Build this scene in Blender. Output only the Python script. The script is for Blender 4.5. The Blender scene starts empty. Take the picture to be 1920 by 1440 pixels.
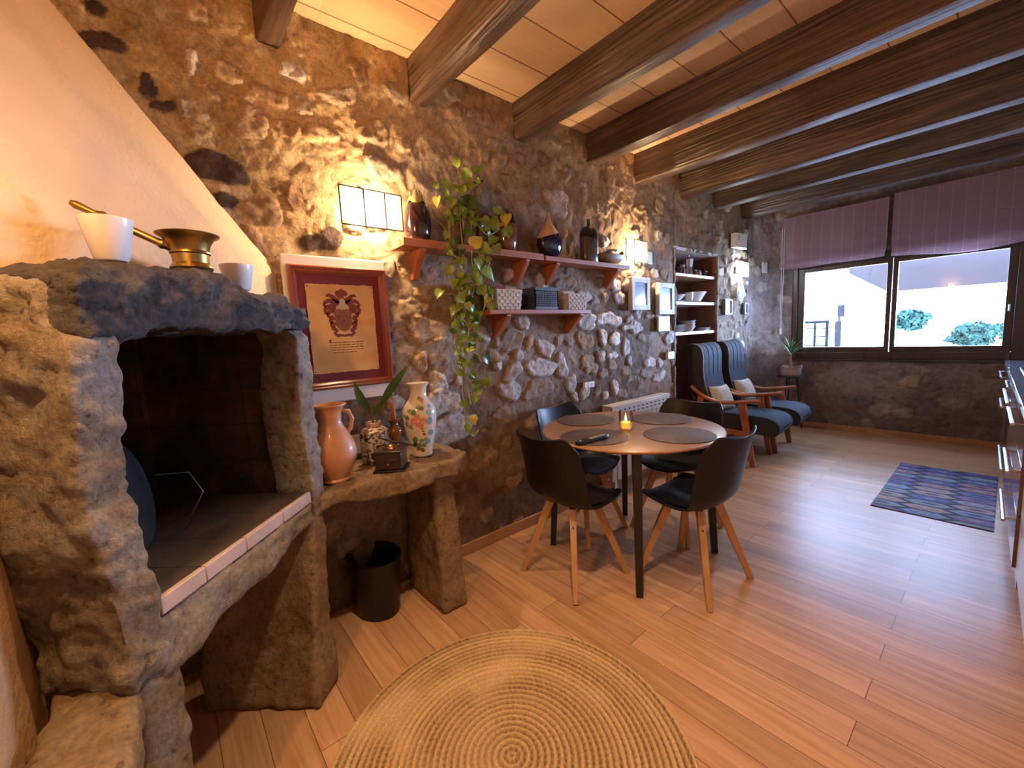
import bpy, bmesh, math, random
import numpy as np
from mathutils import Vector, Matrix, noise

S = bpy.context.scene
COL = S.collection
PI = math.pi

# ------------------------------------------------------------------ camera
# room: x = 0 is the long stone wall, y runs along it towards the window wall, z is up (metres)
cam = bpy.data.cameras.new('camera')
camera = bpy.data.objects.new('camera', cam)
COL.objects.link(camera)
cam.sensor_fit = 'HORIZONTAL'
cam.sensor_width = 36.0
cam.lens = 777.39 / 1920 * 36.0
cam.clip_start = 0.02
YAW, PITCH, ROLL = 0.876816, 0.117576, 0.0484866
fwd = Vector((-math.sin(YAW) * math.cos(PITCH), math.cos(YAW) * math.cos(PITCH), -math.sin(PITCH)))
rgt = Vector((math.cos(YAW), math.sin(YAW), 0))
dwn = fwd.cross(rgt)
r2 = rgt * math.cos(ROLL) + dwn * math.sin(ROLL)
d2 = -rgt * math.sin(ROLL) + dwn * math.cos(ROLL)
mw = Matrix.Identity(4)
for i in range(3):
    mw[i][0], mw[i][1], mw[i][2] = r2[i], -d2[i], -fwd[i]
mw.translation = Vector((2.13, 0.0, 1.36))
camera.matrix_world = mw
S.camera = camera

# ------------------------------------------------------------------ world, daylight, exposure
S.view_settings.view_transform = 'Standard'
S.view_settings.look = 'None'
S.view_settings.gamma = 1.0
S.view_settings.use_curve_mapping = False
S.view_settings.exposure = 1.3
S.cycles.use_denoising = True
S.cycles.max_bounces = 8
S.cycles.diffuse_bounces = 5
S.cycles.glossy_bounces = 4
S.cycles.transmission_bounces = 6
S.cycles.transparent_max_bounces = 12
S.cycles.sample_clamp_indirect = 6.0
S.cycles.caustics_reflective = False
S.cycles.caustics_refractive = False
world = bpy.data.worlds.new('sky')
S.world = world
world.use_nodes = True
wn = world.node_tree.nodes
wl = world.node_tree.links
tc_ = wn.new('ShaderNodeTexCoord')
sx_ = wn.new('ShaderNodeSeparateXYZ')
mr_ = wn.new('ShaderNodeMapRange')          # hazy bright horizon, deeper sky above
wl.new(tc_.outputs['Generated'], sx_.inputs[0])
wl.new(sx_.outputs['Z'], mr_.inputs['Value'])
for k_, v_ in (('From Min', 0.08), ('From Max', 0.34), ('To Min', 88.0), ('To Max', 19.0)):
    mr_.inputs[k_].default_value = v_
wl.new(mr_.outputs[0], wn['Background'].inputs['Strength'])
wn['Background'].inputs['Color'].default_value = (0.44, 0.60, 1.0, 1)


def lamp(name, kind, loc, energy, color, size=0.05, rot=None, sizey=None, portal=False):
    d = bpy.data.lights.new(name, kind)
    d.energy = energy
    d.color = color
    if kind == 'AREA':
        d.shape = 'RECTANGLE'
        d.size = size
        d.size_y = sizey or size
        d.cycles.is_portal = portal
    elif kind in ('POINT', 'SPOT'):
        d.shadow_soft_size = size
    o = bpy.data.objects.new(name, d)
    COL.objects.link(o)
    o.location = loc
    if rot:
        o.rotation_euler = rot
    return o


# daylight portal in the window opening (samples the sky, gives no light of its own)
lamp('window_portal', 'AREA', (1.26, 6.46, 1.50), 1.0, (1, 1, 1), 1.75, (-PI / 2, 0, 0), 1.0, True)

WARM = (1.0, 0.67, 0.37)
ORANGE = (1.0, 0.53, 0.21)

# ------------------------------------------------------------------ materials
def new_mat(name):
    m = bpy.data.materials.new(name)
    m.use_nodes = True
    nt = m.node_tree
    return m, nt, nt.nodes['Principled BSDF']


def N(nt, kind, **kw):
    n = nt.nodes.new(kind)
    for k, v in kw.items():
        if k in n.inputs.keys():
            n.inputs[k].default_value = v
        else:
            setattr(n, k, v)
    return n


def c4(c):
    return (c[0], c[1], c[2], 1.0)


def coords(nt, scale=(1, 1, 1), rot=(0, 0, 0), kind='Object'):
    tc = N(nt, 'ShaderNodeTexCoord')
    mp = N(nt, 'ShaderNodeMapping')
    mp.inputs['Scale'].default_value = scale
    mp.inputs['Rotation'].default_value = rot
    nt.links.new(tc.outputs[kind], mp.inputs['Vector'])
    return mp.outputs['Vector']


def noise_tex(nt, vec, scale, detail=4, rough=0.55, dist=0.0):
    n = N(nt, 'ShaderNodeTexNoise')
    n.inputs['Scale'].default_value = scale
    n.inputs['Detail'].default_value = detail
    n.inputs['Roughness'].default_value = rough
    n.inputs['Distortion'].default_value = dist
    nt.links.new(vec, n.inputs['Vector'])
    return n.outputs['Fac']


def ramp(nt, fac, stops, interp='LINEAR'):
    r = N(nt, 'ShaderNodeValToRGB')
    r.color_ramp.interpolation = interp
    el = r.color_ramp.elements
    while len(el) > 1:
        el.remove(el[-1])
    el[0].position, el[0].color = stops[0][0], c4(stops[0][1])
    for p, c in stops[1:]:
        e = el.new(p)
        e.color = c4(c)
    nt.links.new(fac, r.inputs['Fac'])
    return r.outputs['Color']


def mixc(nt, fac, a, b, blend='MIX'):
    m = N(nt, 'ShaderNodeMix', data_type='RGBA', blend_type=blend)
    for s, v in ((0, fac), (6, a), (7, b)):
        if isinstance(v, (int, float)):
            m.inputs[s].default_value = v
        elif isinstance(v, tuple):
            m.inputs[s].default_value = c4(v)
        else:
            nt.links.new(v, m.inputs[s])
    return m.outputs[2]


def math_n(nt, op, a, b=None, c=None):
    m = N(nt, 'ShaderNodeMath', operation=op)
    for i, v in enumerate((a, b, c)):
        if v is None:
            continue
        if isinstance(v, (int, float)):
            m.inputs[i].default_value = v
        else:
            nt.links.new(v, m.inputs[i])
    return m.outputs[0]


def add_bump(nt, p, height, strength=0.4, dist=0.01):
    b = N(nt, 'ShaderNodeBump')
    b.inputs['Strength'].default_value = strength
    b.inputs['Distance'].default_value = dist
    nt.links.new(height, b.inputs['Height'])
    nt.links.new(b.outputs['Normal'], p.inputs['Normal'])


def simple(name, col, rough=0.5, metal=0.0, var=0.0, vscale=8.0, stretch=(1, 1, 1), bump=None, coat=0.0,
           spec=0.5, emit=None, sheen=0.0, alpha=None):
    m, nt, p = new_mat(name)
    p.inputs['Base Color'].default_value = c4(col)
    p.inputs['Roughness'].default_value = rough
    p.inputs['Metallic'].default_value = metal
    p.inputs['Coat Weight'].default_value = coat
    p.inputs['Coat Roughness'].default_value = 0.12
    p.inputs['Specular IOR Level'].default_value = spec
    p.inputs['Sheen Weight'].default_value = sheen
    if emit:
        p.inputs['Emission Color'].default_value = c4(emit[0])
        p.inputs['Emission Strength'].default_value = emit[1]
    if alpha is not None:
        p.inputs['Alpha'].default_value = alpha
    v = coords(nt, stretch)
    if var:
        f = noise_tex(nt, v, vscale, 5)
        lo = tuple(max(0, x * (1 - var)) for x in col)
        hi = tuple(min(1, x * (1 + var)) for x in col)
        nt.links.new(ramp(nt, f, [(0.3, lo), (0.7, hi)]), p.inputs['Base Color'])
    if bump:
        add_bump(nt, p, noise_tex(nt, v, bump[0], 6, 0.6), bump[1], bump[2])
    return m


def wood(name, dark, light, rough=0.4, axis=0, fine=1.0, coat=0.0, bump=0.15, ring=1.0):
    """wood with grain running along one local axis"""
    m, nt, p = new_mat(name)
    st = [26.0 * fine] * 3
    st[axis] = 1.1 * fine
    v = coords(nt, tuple(st))
    g = noise_tex(nt, v, 1.0, 6, 0.62, 0.6)
    st2 = [5.0 * fine] * 3
    st2[axis] = 0.5 * fine
    g2 = noise_tex(nt, coords(nt, tuple(st2)), 1.0, 3, 0.5, 0.4)
    f = math_n(nt, 'ADD', math_n(nt, 'MULTIPLY', g, 0.65), math_n(nt, 'MULTIPLY', g2, 0.35 * ring))
    nt.links.new(ramp(nt, f, [(0.33, dark), (0.66, light)]), p.inputs['Base Color'])
    p.inputs['Roughness'].default_value = rough
    p.inputs['Coat Weight'].default_value = coat
    p.inputs['Coat Roughness'].default_value = 0.15
    if bump:
        add_bump(nt, p, g, bump, 0.004)
    return m


def mat_wall(name):
    """mortared rubble: stone colours come from the mesh attribute, grain and fine relief from noise"""
    m, nt, p = new_mat(name)
    a = N(nt, 'ShaderNodeAttribute', attribute_name='Stone')
    v = coords(nt)
    f1 = noise_tex(nt, v, 16, 8, 0.7, 0.5)
    f2 = noise_tex(nt, v, 85, 5, 0.7, 0.3)
    tint = ramp(nt, f1, [(0.25, (0.5, 0.46, 0.42)), (0.5, (0.98, 0.98, 0.98)), (0.75, (1.35, 1.35, 1.3))])
    t2 = ramp(nt, f2, [(0.3, (0.68, 0.66, 0.64)), (0.7, (1.22, 1.22, 1.22))])
    c = mixc(nt, 1.0, a.outputs['Color'], tint, 'MULTIPLY')
    c = mixc(nt, 1.0, c, t2, 'MULTIPLY')
    nt.links.new(c, p.inputs['Base Color'])
    p.inputs['Roughness'].default_value = 0.92
    p.inputs['Specular IOR Level'].default_value = 0.25
    h = math_n(nt, 'ADD', math_n(nt, 'MULTIPLY', f1, 1.0), math_n(nt, 'MULTIPLY', f2, 0.35))
    add_bump(nt, p, h, 0.75, 0.02)
    return m


def mat_rock(name, stops, scale=5.0, bump=0.8, spots=True):
    m, nt, p = new_mat(name)
    v = coords(nt)
    f = noise_tex(nt, v, scale, 8, 0.66, 0.1)
    c = ramp(nt, f, stops)
    f2 = noise_tex(nt, v, 60, 6, 0.7)
    t = ramp(nt, f2, [(0.3, (0.6, 0.6, 0.6)), (0.68, (1.2, 1.2, 1.2))])
    c = mixc(nt, 1.0, c, t, 'MULTIPLY')
    f3 = noise_tex(nt, v, 26, 9, 0.72, 0.0)
    if spots:
        k = ramp(nt, f3, [(0.34, (0.38, 0.35, 0.33)), (0.43, (1, 1, 1)), (0.62, (1.12, 1.12, 1.12))])
        c = mixc(nt, 1.0, c, k, 'MULTIPLY')
    nt.links.new(c, p.inputs['Base Color'])
    p.inputs['Roughness'].default_value = 0.85
    p.inputs['Specular IOR Level'].default_value = 0.3
    h = math_n(nt, 'ADD', math_n(nt, 'MULTIPLY', f3, 1.0), math_n(nt, 'MULTIPLY', f2, 0.4))
    add_bump(nt, p, h, bump, 0.03)
    return m


def mat_floor(name):
    m, nt, p = new_mat(name)
    v = coords(nt)
    b = N(nt, 'ShaderNodeTexBrick', offset=0.37, offset_frequency=2)
    for k, val in (('Scale', 1.0), ('Mortar Size', 0.0012), ('Mortar Smooth', 0.2), ('Bias', 0.0), ('Brick Width', 1.15), ('Row Height', 0.128)):
        b.inputs[k].default_value = val
    b.inputs['Color1'].default_value = (0.0, 0.0, 0.0, 1)
    b.inputs['Color2'].default_value = (1.0, 1.0, 1.0, 1)
    b.inputs['Mortar'].default_value = (0.5, 0.5, 0.5, 1)
    nt.links.new(v, b.inputs['Vector'])
    # grain, shifted from board to board
    shift = N(nt, 'ShaderNodeVectorMath', operation='SCALE')
    nt.links.new(b.outputs['Color'], shift.inputs[0])
    shift.inputs['Scale'].default_value = 7.0
    ad = N(nt, 'ShaderNodeVectorMath', operation='ADD')
    nt.links.new(v, ad.inputs[0])
    nt.links.new(shift.outputs[0], ad.inputs[1])
    mp = N(nt, 'ShaderNodeMapping')
    mp.inputs['Scale'].default_value = (1.3, 22, 1)
    nt.links.new(ad.outputs[0], mp.inputs['Vector'])
    g = noise_tex(nt, mp.outputs['Vector'], 1.6, 7, 0.62, 0.8)
    base = ramp(nt, g, [(0.25, (0.37, 0.19, 0.095)), (0.55, (0.55, 0.315, 0.17)), (0.8, (0.66, 0.405, 0.235))])
    tone = ramp(nt, b.outputs['Color'], [(0.0, (0.8, 0.8, 0.8)), (1.0, (1.13, 1.13, 1.13))])
    c = mixc(nt, 1.0, base, tone, 'MULTIPLY')
    c = mixc(nt, b.outputs['Fac'], c, (0.09, 0.045, 0.02))
    nt.links.new(c, p.inputs['Base Color'])
    p.inputs['Roughness'].default_value = 0.33
    p.inputs['Specular IOR Level'].default_value = 0.17
    p.inputs['Coat Weight'].default_value = 0.0
    p.inputs['Coat Roughness'].default_value = 0.2
    p.inputs['Coat IOR'].default_value = 1.5
    add_bump(nt, p, math_n(nt, 'SUBTRACT', math_n(nt, 'MULTIPLY', g, 0.05), b.outputs['Fac']), 0.25, 0.002)
    return m


def mat_ceiling(name):
    """pale terracotta panels between the beams, joints every 25.5 cm"""
    m, nt, p = new_mat(name)
    v = coords(nt)
    sp = N(nt, 'ShaderNodeSeparateXYZ')
    nt.links.new(v, sp.inputs[0])
    u = math_n(nt, 'FRACT', math_n(nt, 'DIVIDE', math_n(nt, 'SUBTRACT', sp.outputs[0], 0.075), 0.257))
    d = math_n(nt, 'ABSOLUTE', math_n(nt, 'SUBTRACT', u, 0.5))
    line = ramp(nt, d, [(0.482, (0, 0, 0)), (0.492, (1, 1, 1))])
    cell = math_n(nt, 'FLOOR', math_n(nt, 'DIVIDE', math_n(nt, 'SUBTRACT', sp.outputs[0], 0.075), 0.257))
    bay = math_n(nt, 'FLOOR', math_n(nt, 'DIVIDE', sp.outputs[1], 0.7))
    wnz = N(nt, 'ShaderNodeTexWhiteNoise', noise_dimensions='2D')
    cb = N(nt, 'ShaderNodeCombineXYZ')
    nt.links.new(cell, cb.inputs[0])
    nt.links.new(bay, cb.inputs[1])
    nt.links.new(cb.outputs[0], wnz.inputs['Vector'])
    tone = ramp(nt, wnz.outputs['Value'], [(0, (0.66, 0.41, 0.225)), (1, (0.78, 0.53, 0.31))])
    g = noise_tex(nt, coords(nt, (30, 2, 2)), 2.0, 5, 0.6)
    tone = mixc(nt, 1.0, tone, ramp(nt, g, [(0.3, (0.93, 0.93, 0.93)), (0.7, (1.05, 1.05, 1.05))]), 'MULTIPLY')
    c = mixc(nt, line, tone, (0.22, 0.09, 0.04))
    nt.links.new(c, p.inputs['Base Color'])
    p.inputs['Roughness'].default_value = 0.6
    add_bump(nt, p, math_n(nt, 'SUBTRACT', 1.0, line), 0.5, 0.004)
    return m


def mat_beam(name):
    m, nt, p = new_mat(name)
    v = coords(nt, (1.0, 24, 24))
    g = noise_tex(nt, v, 1.5, 7, 0.62, 1.2)
    v2 = coords(nt, (0.7, 8, 8))
    g2 = noise_tex(nt, v2, 1.3, 4, 0.6, 1.0)
    f = math_n(nt, 'ADD', math_n(nt, 'MULTIPLY', g, 0.6), math_n(nt, 'MULTIPLY', g2, 0.4))
    nt.links.new(ramp(nt, f, [(0.34, (0.020, 0.011, 0.008)), (0.5, (0.085, 0.047, 0.030)), (0.66, (0.19, 0.115, 0.072))]), p.inputs['Base Color'])
    p.inputs['Roughness'].default_value = 0.36
    p.inputs['Specular IOR Level'].default_value = 0.55
    wv = N(nt, 'ShaderNodeTexWave', wave_type='BANDS', bands_direction='Z')
    for k, val in (('Scale', 3.2), ('Distortion', 11.0), ('Detail', 4.0), ('Detail Scale', 0.9), ('Detail Roughness', 0.55)):
        wv.inputs[k].default_value = val
    nt.links.new(coords(nt, (0.30, 2.6, 3.4)), wv.inputs['Vector'])
    h = math_n(nt, 'ADD', math_n(nt, 'MULTIPLY', wv.outputs['Fac'], 0.45), math_n(nt, 'MULTIPLY', g, 1.5))
    add_bump(nt, p, h, 0.6, 0.012)
    return m


def mat_glass(name, tint=(1, 1, 1), gloss=0.08, rough=0.02):
    """thin clear pane: lets light through, keeps a weak reflection"""
    m, nt, p = new_mat(name)
    nt.nodes.remove(p)
    out = nt.nodes['Material Output']
    t = N(nt, 'ShaderNodeBsdfTransparent')
    t.inputs['Color'].default_value = c4(tint)
    g = N(nt, 'ShaderNodeBsdfGlossy')
    g.inputs['Roughness'].default_value = rough
    fr = N(nt, 'ShaderNodeFresnel')
    fr.inputs['IOR'].default_value = 1.45
    f = math_n(nt, 'ADD', math_n(nt, 'MULTIPLY', fr.outputs[0], 0.8), gloss * 0.3)
    mx = N(nt, 'ShaderNodeMixShader')
    nt.links.new(f, mx.inputs[0])
    nt.links.new(t.outputs[0], mx.inputs[1])
    nt.links.new(g.outputs[0], mx.inputs[2])
    nt.links.new(mx.outputs[0], out.inputs['Surface'])
    return m


def mat_frosted(name, col=(1, 0.93, 0.8), through=0.6):
    m, nt, p = new_mat(name)
    nt.nodes.remove(p)
    out = nt.nodes['Material Output']
    t = N(nt, 'ShaderNodeBsdfTransparent')
    d = N(nt, 'ShaderNodeBsdfTranslucent')
    d.inputs['Color'].default_value = c4(col)
    mx = N(nt, 'ShaderNodeMixShader')
    mx.inputs[0].default_value = 1 - through
    nt.links.new(t.outputs[0], mx.inputs[1])
    nt.links.new(d.outputs[0], mx.inputs[2])
    nt.links.new(mx.outputs[0], out.inputs['Surface'])
    return m


def mat_attr(name, rough=0.7, attr='Tone', fine=None, spec=0.3):
    m, nt, p = new_mat(name)
    a = N(nt, 'ShaderNodeAttribute', attribute_name=attr)
    c = a.outputs['Color']
    v = coords(nt)
    if fine:
        f = noise_tex(nt, v, fine[0], 4, 0.7)
        c = mixc(nt, 1.0, c, ramp(nt, f, [(0.3, (1 - fine[1],) * 3), (0.7, (1 + fine[1],) * 3)]), 'MULTIPLY')
        add_bump(nt, p, f, 0.4, 0.004)
    nt.links.new(c, p.inputs['Base Color'])
    p.inputs['Roughness'].default_value = rough
    p.inputs['Specular IOR Level'].default_value = spec
    return m


def mat_blobs(name, base, blobs, rough=0.2, coat=0.4, edge=0.35, nscale=30, namp=0.012):
    """glazed ware: painted patches given as (centre, radius, colour) in the object's own space"""
    m, nt, p = new_mat(name)
    v = coords(nt)
    nz = N(nt, 'ShaderNodeTexNoise')
    nz.inputs['Scale'].default_value = nscale
    nz.inputs['Detail'].default_value = 3
    nt.links.new(v, nz.inputs['Vector'])
    sub = N(nt, 'ShaderNodeVectorMath', operation='SUBTRACT')
    nt.links.new(nz.outputs['Color'], sub.inputs[0])
    sub.inputs[1].default_value = (0.5, 0.5, 0.5)
    sc = N(nt, 'ShaderNodeVectorMath', operation='SCALE')
    nt.links.new(sub.outputs[0], sc.inputs[0])
    sc.inputs['Scale'].default_value = namp * 4
    ad = N(nt, 'ShaderNodeVectorMath', operation='ADD')
    nt.links.new(v, ad.inputs[0])
    nt.links.new(sc.outputs[0], ad.inputs[1])
    c = base
    for cen, rad, colr in blobs:
        ds = N(nt, 'ShaderNodeVectorMath', operation='DISTANCE')
        nt.links.new(ad.outputs[0], ds.inputs[0])
        ds.inputs[1].default_value = cen
        mr = N(nt, 'ShaderNodeMapRange')
        mr.inputs['From Min'].default_value = rad
        mr.inputs['From Max'].default_value = rad * (1 - edge)
        nt.links.new(ds.outputs['Value'], mr.inputs['Value'])
        c = mixc(nt, mr.outputs[0], c, colr)
    if isinstance(c, tuple):
        p.inputs['Base Color'].default_value = c4(c)
    else:
        nt.links.new(c, p.inputs['Base Color'])
    p.inputs['Roughness'].default_value = rough
    p.inputs['Coat Weight'].default_value = coat
    p.inputs['Coat Roughness'].default_value = 0.06
    return m


M = {}
M['wall'] = mat_wall('rubble_wall')
M['rock'] = mat_rock('grey_rough_stone', [(0.25, (0.10, 0.075, 0.055)), (0.40, (0.29, 0.215, 0.14)), (0.52, (0.40, 0.33, 0.25)), (0.62, (0.36, 0.33, 0.30)), (0.8, (0.52, 0.46, 0.38))], 5.5, 1.0)
M['rock_dark'] = mat_rock('sooty_stone', [(0.25, (0.035, 0.03, 0.03)), (0.5, (0.105, 0.092, 0.085)), (0.75, (0.23, 0.195, 0.17))], 7, 1.0)
M['rock_brown'] = mat_rock('brown_sandstone', [(0.25, (0.14, 0.085, 0.045)), (0.5, (0.28, 0.19, 0.11)), (0.8, (0.40, 0.29, 0.18))], 4, 0.6)
M['plaster'] = simple('cream_plaster', (0.60, 0.425, 0.245), 0.85, var=0.07, vscale=4, bump=(60, 0.5, 0.014))
M['plaster_white'] = simple('white_plaster', (0.72, 0.68, 0.62), 0.8, var=0.05, bump=(40, 0.2, 0.01))
M['plaster_ochre'] = simple('ochre_plaster', (0.52, 0.30, 0.14), 0.9, var=0.12, vscale=6, bump=(40, 0.5, 0.015))
M['floor'] = mat_floor('laminate_boards')
M['ceiling'] = mat_ceiling('terracotta_panels')
M['beam'] = mat_beam('dark_stained_beam')
M['skirting'] = wood('honey_skirting', (0.33, 0.16, 0.07), (0.5, 0.27, 0.13), 0.4, 1)
M['niche'] = simple('brown_painted_niche', (0.20, 0.085, 0.045), 0.75, var=0.12, vscale=5)
M['shelf_wood'] = wood('reddish_pine', (0.33, 0.115, 0.045), (0.50, 0.20, 0.085), 0.42, 1, 1.0, 0.2)
M['shelf_raw'] = wood('pale_board', (0.45, 0.27, 0.14), (0.60, 0.40, 0.23), 0.5, 1)
M['bracket_wood'] = wood('reddish_bracket', (0.30, 0.09, 0.035), (0.46, 0.16, 0.06), 0.42, 2)
M['white_paint'] = simple('white_paint', (0.78, 0.76, 0.72), 0.4)
M['white_wash'] = simple('whitewashed_wood', (0.52, 0.51, 0.47), 0.6, var=0.15, vscale=30, stretch=(6, 6, 1))
M['white_plastic'] = simple('white_plastic', (0.78, 0.77, 0.74), 0.35)
M['white_ceramic'] = simple('white_ceramic', (0.80, 0.77, 0.72), 0.25, coat=0.3)
M['mahogany'] = wood('red_frame_wood', (0.17, 0.035, 0.018), (0.30, 0.075, 0.03), 0.28, 2, 1.0, 0.4)
M['burgundy'] = simple('burgundy_mat', (0.145, 0.014, 0.016), 0.75, var=0.1, bump=(300, 0.2, 0.002))
M['parchment'] = simple('aged_parchment', (0.60, 0.345, 0.105), 0.7, var=0.16, vscale=7)
M['ink'] = simple('brown_ink', (0.10, 0.045, 0.02), 0.8)
M['crest_red'] = simple('crest_red', (0.17, 0.032, 0.018), 0.8)
M['crest_brown'] = simple('crest_brown', (0.22, 0.085, 0.035), 0.8, var=0.2, vscale=60)
M['crest_grey'] = simple('crest_grey', (0.42, 0.34, 0.24), 0.8)
M['black_plastic'] = simple('black_plastic', (0.006, 0.006, 0.007), 0.42, spec=0.4)
M['black_leather'] = simple('black_leather', (0.010, 0.011, 0.014), 0.42, bump=(120, 0.2, 0.003))
M['black_metal'] = simple('black_metal', (0.010, 0.010, 0.010), 0.4)
M['wire'] = simple('dark_wire', (0.03, 0.025, 0.02), 0.4, 0.6)
M['oak'] = wood('oak_leg', (0.38, 0.20, 0.085), (0.55, 0.32, 0.15), 0.45, 2)
M['table_top'] = wood('beech_top', (0.43, 0.235, 0.11), (0.56, 0.33, 0.17), 0.28, 0, 0.9, 0.3, 0.05)
M['mat_weave'] = None
M['brass'] = simple('old_brass', (0.36, 0.24, 0.075), 0.32, 1.0, var=0.25, vscale=14)
M['steel'] = simple('brushed_steel', (0.55, 0.55, 0.56), 0.25, 1.0)
M['dark_steel'] = simple('dark_steel', (0.16, 0.16, 0.17), 0.22, 1.0)
M['glass'] = mat_glass('clear_glass')
M['pane'] = mat_glass('window_glass', (0.97, 0.99, 1.0), 0.02)
M['lamp_glass'] = mat_frosted('lamp_glass', (0.85, 0.75, 0.6), 0.82)
M['terracotta'] = simple('clay', (0.50, 0.235, 0.105), 0.45, var=0.14, vscale=5, stretch=(1, 1, 6), bump=(30, 0.12, 0.004), coat=0.15)
M['amber_glaze'] = simple('amber_glaze', (0.26, 0.085, 0.02), 0.2, coat=0.5, var=0.2)
M['candle_red'] = simple('brick_red_wax', (0.25, 0.07, 0.03), 0.5)
M['navy_glaze'] = simple('navy_glaze', (0.010, 0.011, 0.035), 0.12, coat=0.6)
M['cream_glaze'] = simple('cream_glaze', (0.62, 0.40, 0.23), 0.3, coat=0.2)
M['aubergine'] = simple('aubergine_glaze', (0.022, 0.009, 0.014), 0.10, coat=0.7)
M['calyx'] = simple('pale_green_glaze', (0.34, 0.33, 0.13), 0.35)
M['slate_glaze'] = simple('grey_brown_glaze', (0.055, 0.042, 0.045), 0.3, coat=0.3)
M['leaf'] = None
M['stem'] = simple('vine_stem', (0.30, 0.28, 0.07), 0.55)
M['soil'] = simple('soil', (0.03, 0.02, 0.012), 0.95, bump=(60, 0.8, 0.01))
M['fabric'] = simple('charcoal_fabric', (0.028, 0.033, 0.045), 0.9, var=0.25, vscale=220, bump=(350, 0.4, 0.003), spec=0.3)
M['fabric_side'] = simple('dark_side_fabric', (0.020, 0.019, 0.022), 0.9, var=0.2, vscale=200, bump=(300, 0.4, 0.003))
M['piping'] = simple('grey_piping', (0.19, 0.19, 0.21), 0.7)
M['arm_wood'] = wood('cherry_arm', (0.24, 0.065, 0.025), (0.38, 0.12, 0.045), 0.25, 0, 1.0, 0.4)
M['fluffy'] = simple('cream_fleece', (0.62, 0.55, 0.45), 0.95, var=0.12, vscale=50, bump=(80, 1.0, 0.02), sheen=0.3)
M['radiator'] = simple('cream_enamel', (0.62, 0.56, 0.48), 0.35)
M['dark_slot'] = simple('dark_slot', (0.05, 0.042, 0.035), 0.8)
M['frame_brown'] = wood('dark_window_wood', (0.030, 0.017, 0.012), (0.065, 0.036, 0.024), 0.4, 2)
M['flame'] = simple('flame', (1, 0.8, 0.4), 0.5, emit=((1, 0.62, 0.22), 14))
M['wax'] = simple('amber_wax', (0.85, 0.42, 0.07), 0.4, emit=((1, 0.42, 0.04), 0.5))
M['bulb'] = simple('lit_bulb', (1, 0.9, 0.7), 0.5, emit=((1, 0.70, 0.36), 60))
M['bulb_cool'] = simple('lit_cool_bulb', (0.9, 0.95, 1), 0.5, emit=((0.75, 0.87, 1), 60))
M['basket'] = simple('whitewashed_straw', (0.60, 0.58, 0.52), 0.8, var=0.12, vscale=60)
M['dark_plastic'] = simple('dark_grey_plastic', (0.07, 0.095, 0.105), 0.4)
M['book_grey'] = simple('grey_board', (0.45, 0.45, 0.45), 0.6)
M['counter'] = simple('grey_worktop', (0.18, 0.2, 0.24), 0.12, coat=0.3)
M['walnut'] = wood('glossy_brown_front', (0.16, 0.07, 0.035), (0.27, 0.13, 0.065), 0.18, 2, 1.0, 0.5)
M['hob'] = simple('black_hob_glass', (0.01, 0.01, 0.012), 0.05, coat=0.5)
M['mirror'] = simple('picture_glass', (0.36, 0.52, 0.60), 0.08, coat=0.6)
M['screen'] = simple('pale_print', (0.36, 0.42, 0.43), 0.25, var=0.1)
M['print_blue'] = simple('blue_print', (0.25, 0.42, 0.52), 0.35)
M['pot_stone'] = simple('pinkish_clay_pot', (0.40, 0.30, 0.27), 0.8, var=0.1, bump=(40, 0.3, 0.006))
M['trunk'] = simple('palm_trunk', (0.28, 0.2, 0.14), 0.9, bump=(50, 0.6, 0.01))
M['terrace_wall'] = simple('terrace_render', (0.75, 0.72, 0.68), 0.9)
M['terrace_roof'] = simple('terrace_roof_boards', (0.05, 0.042, 0.042), 1.0, spec=0.0, var=0.08, vscale=3)
M['ground'] = simple('pale_paving', (0.35, 0.33, 0.3), 0.9)
M['tree'] = simple('tree_leaves', (0.016, 0.034, 0.026), 1.0, var=0.4, vscale=6, spec=0.0)
M['outdoor_dark'] = simple('matte_dark_paint', (0.004, 0.005, 0.006), 1.0, spec=0.0)
M['outdoor_grey'] = simple('matte_grey_paint', (0.010, 0.009, 0.010), 1.0, spec=0.0)
M['soot_shade'] = None

# special materials
def mat_leaf(name):
    m, nt, p = new_mat(name)
    f = noise_tex(nt, coords(nt), 14, 3)
    nt.links.new(ramp(nt, f, [(0.3, (0.09, 0.17, 0.025)), (0.55, (0.20, 0.29, 0.045)), (0.75, (0.36, 0.40, 0.08))]), p.inputs['Base Color'])
    p.inputs['Roughness'].default_value = 0.38
    return m


M['leaf'] = mat_leaf('pothos_leaf')
M['leaf_dark'] = simple('dark_leaf', (0.045, 0.11, 0.025), 0.35, var=0.3, vscale=12)
M['leaf_yellow'] = simple('yellow_leaf', (0.50, 0.43, 0.08), 0.4, var=0.15, vscale=20)
M['leaf_palm'] = simple('palm_leaf', (0.12, 0.24, 0.09), 0.4, var=0.3, vscale=16)


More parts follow.
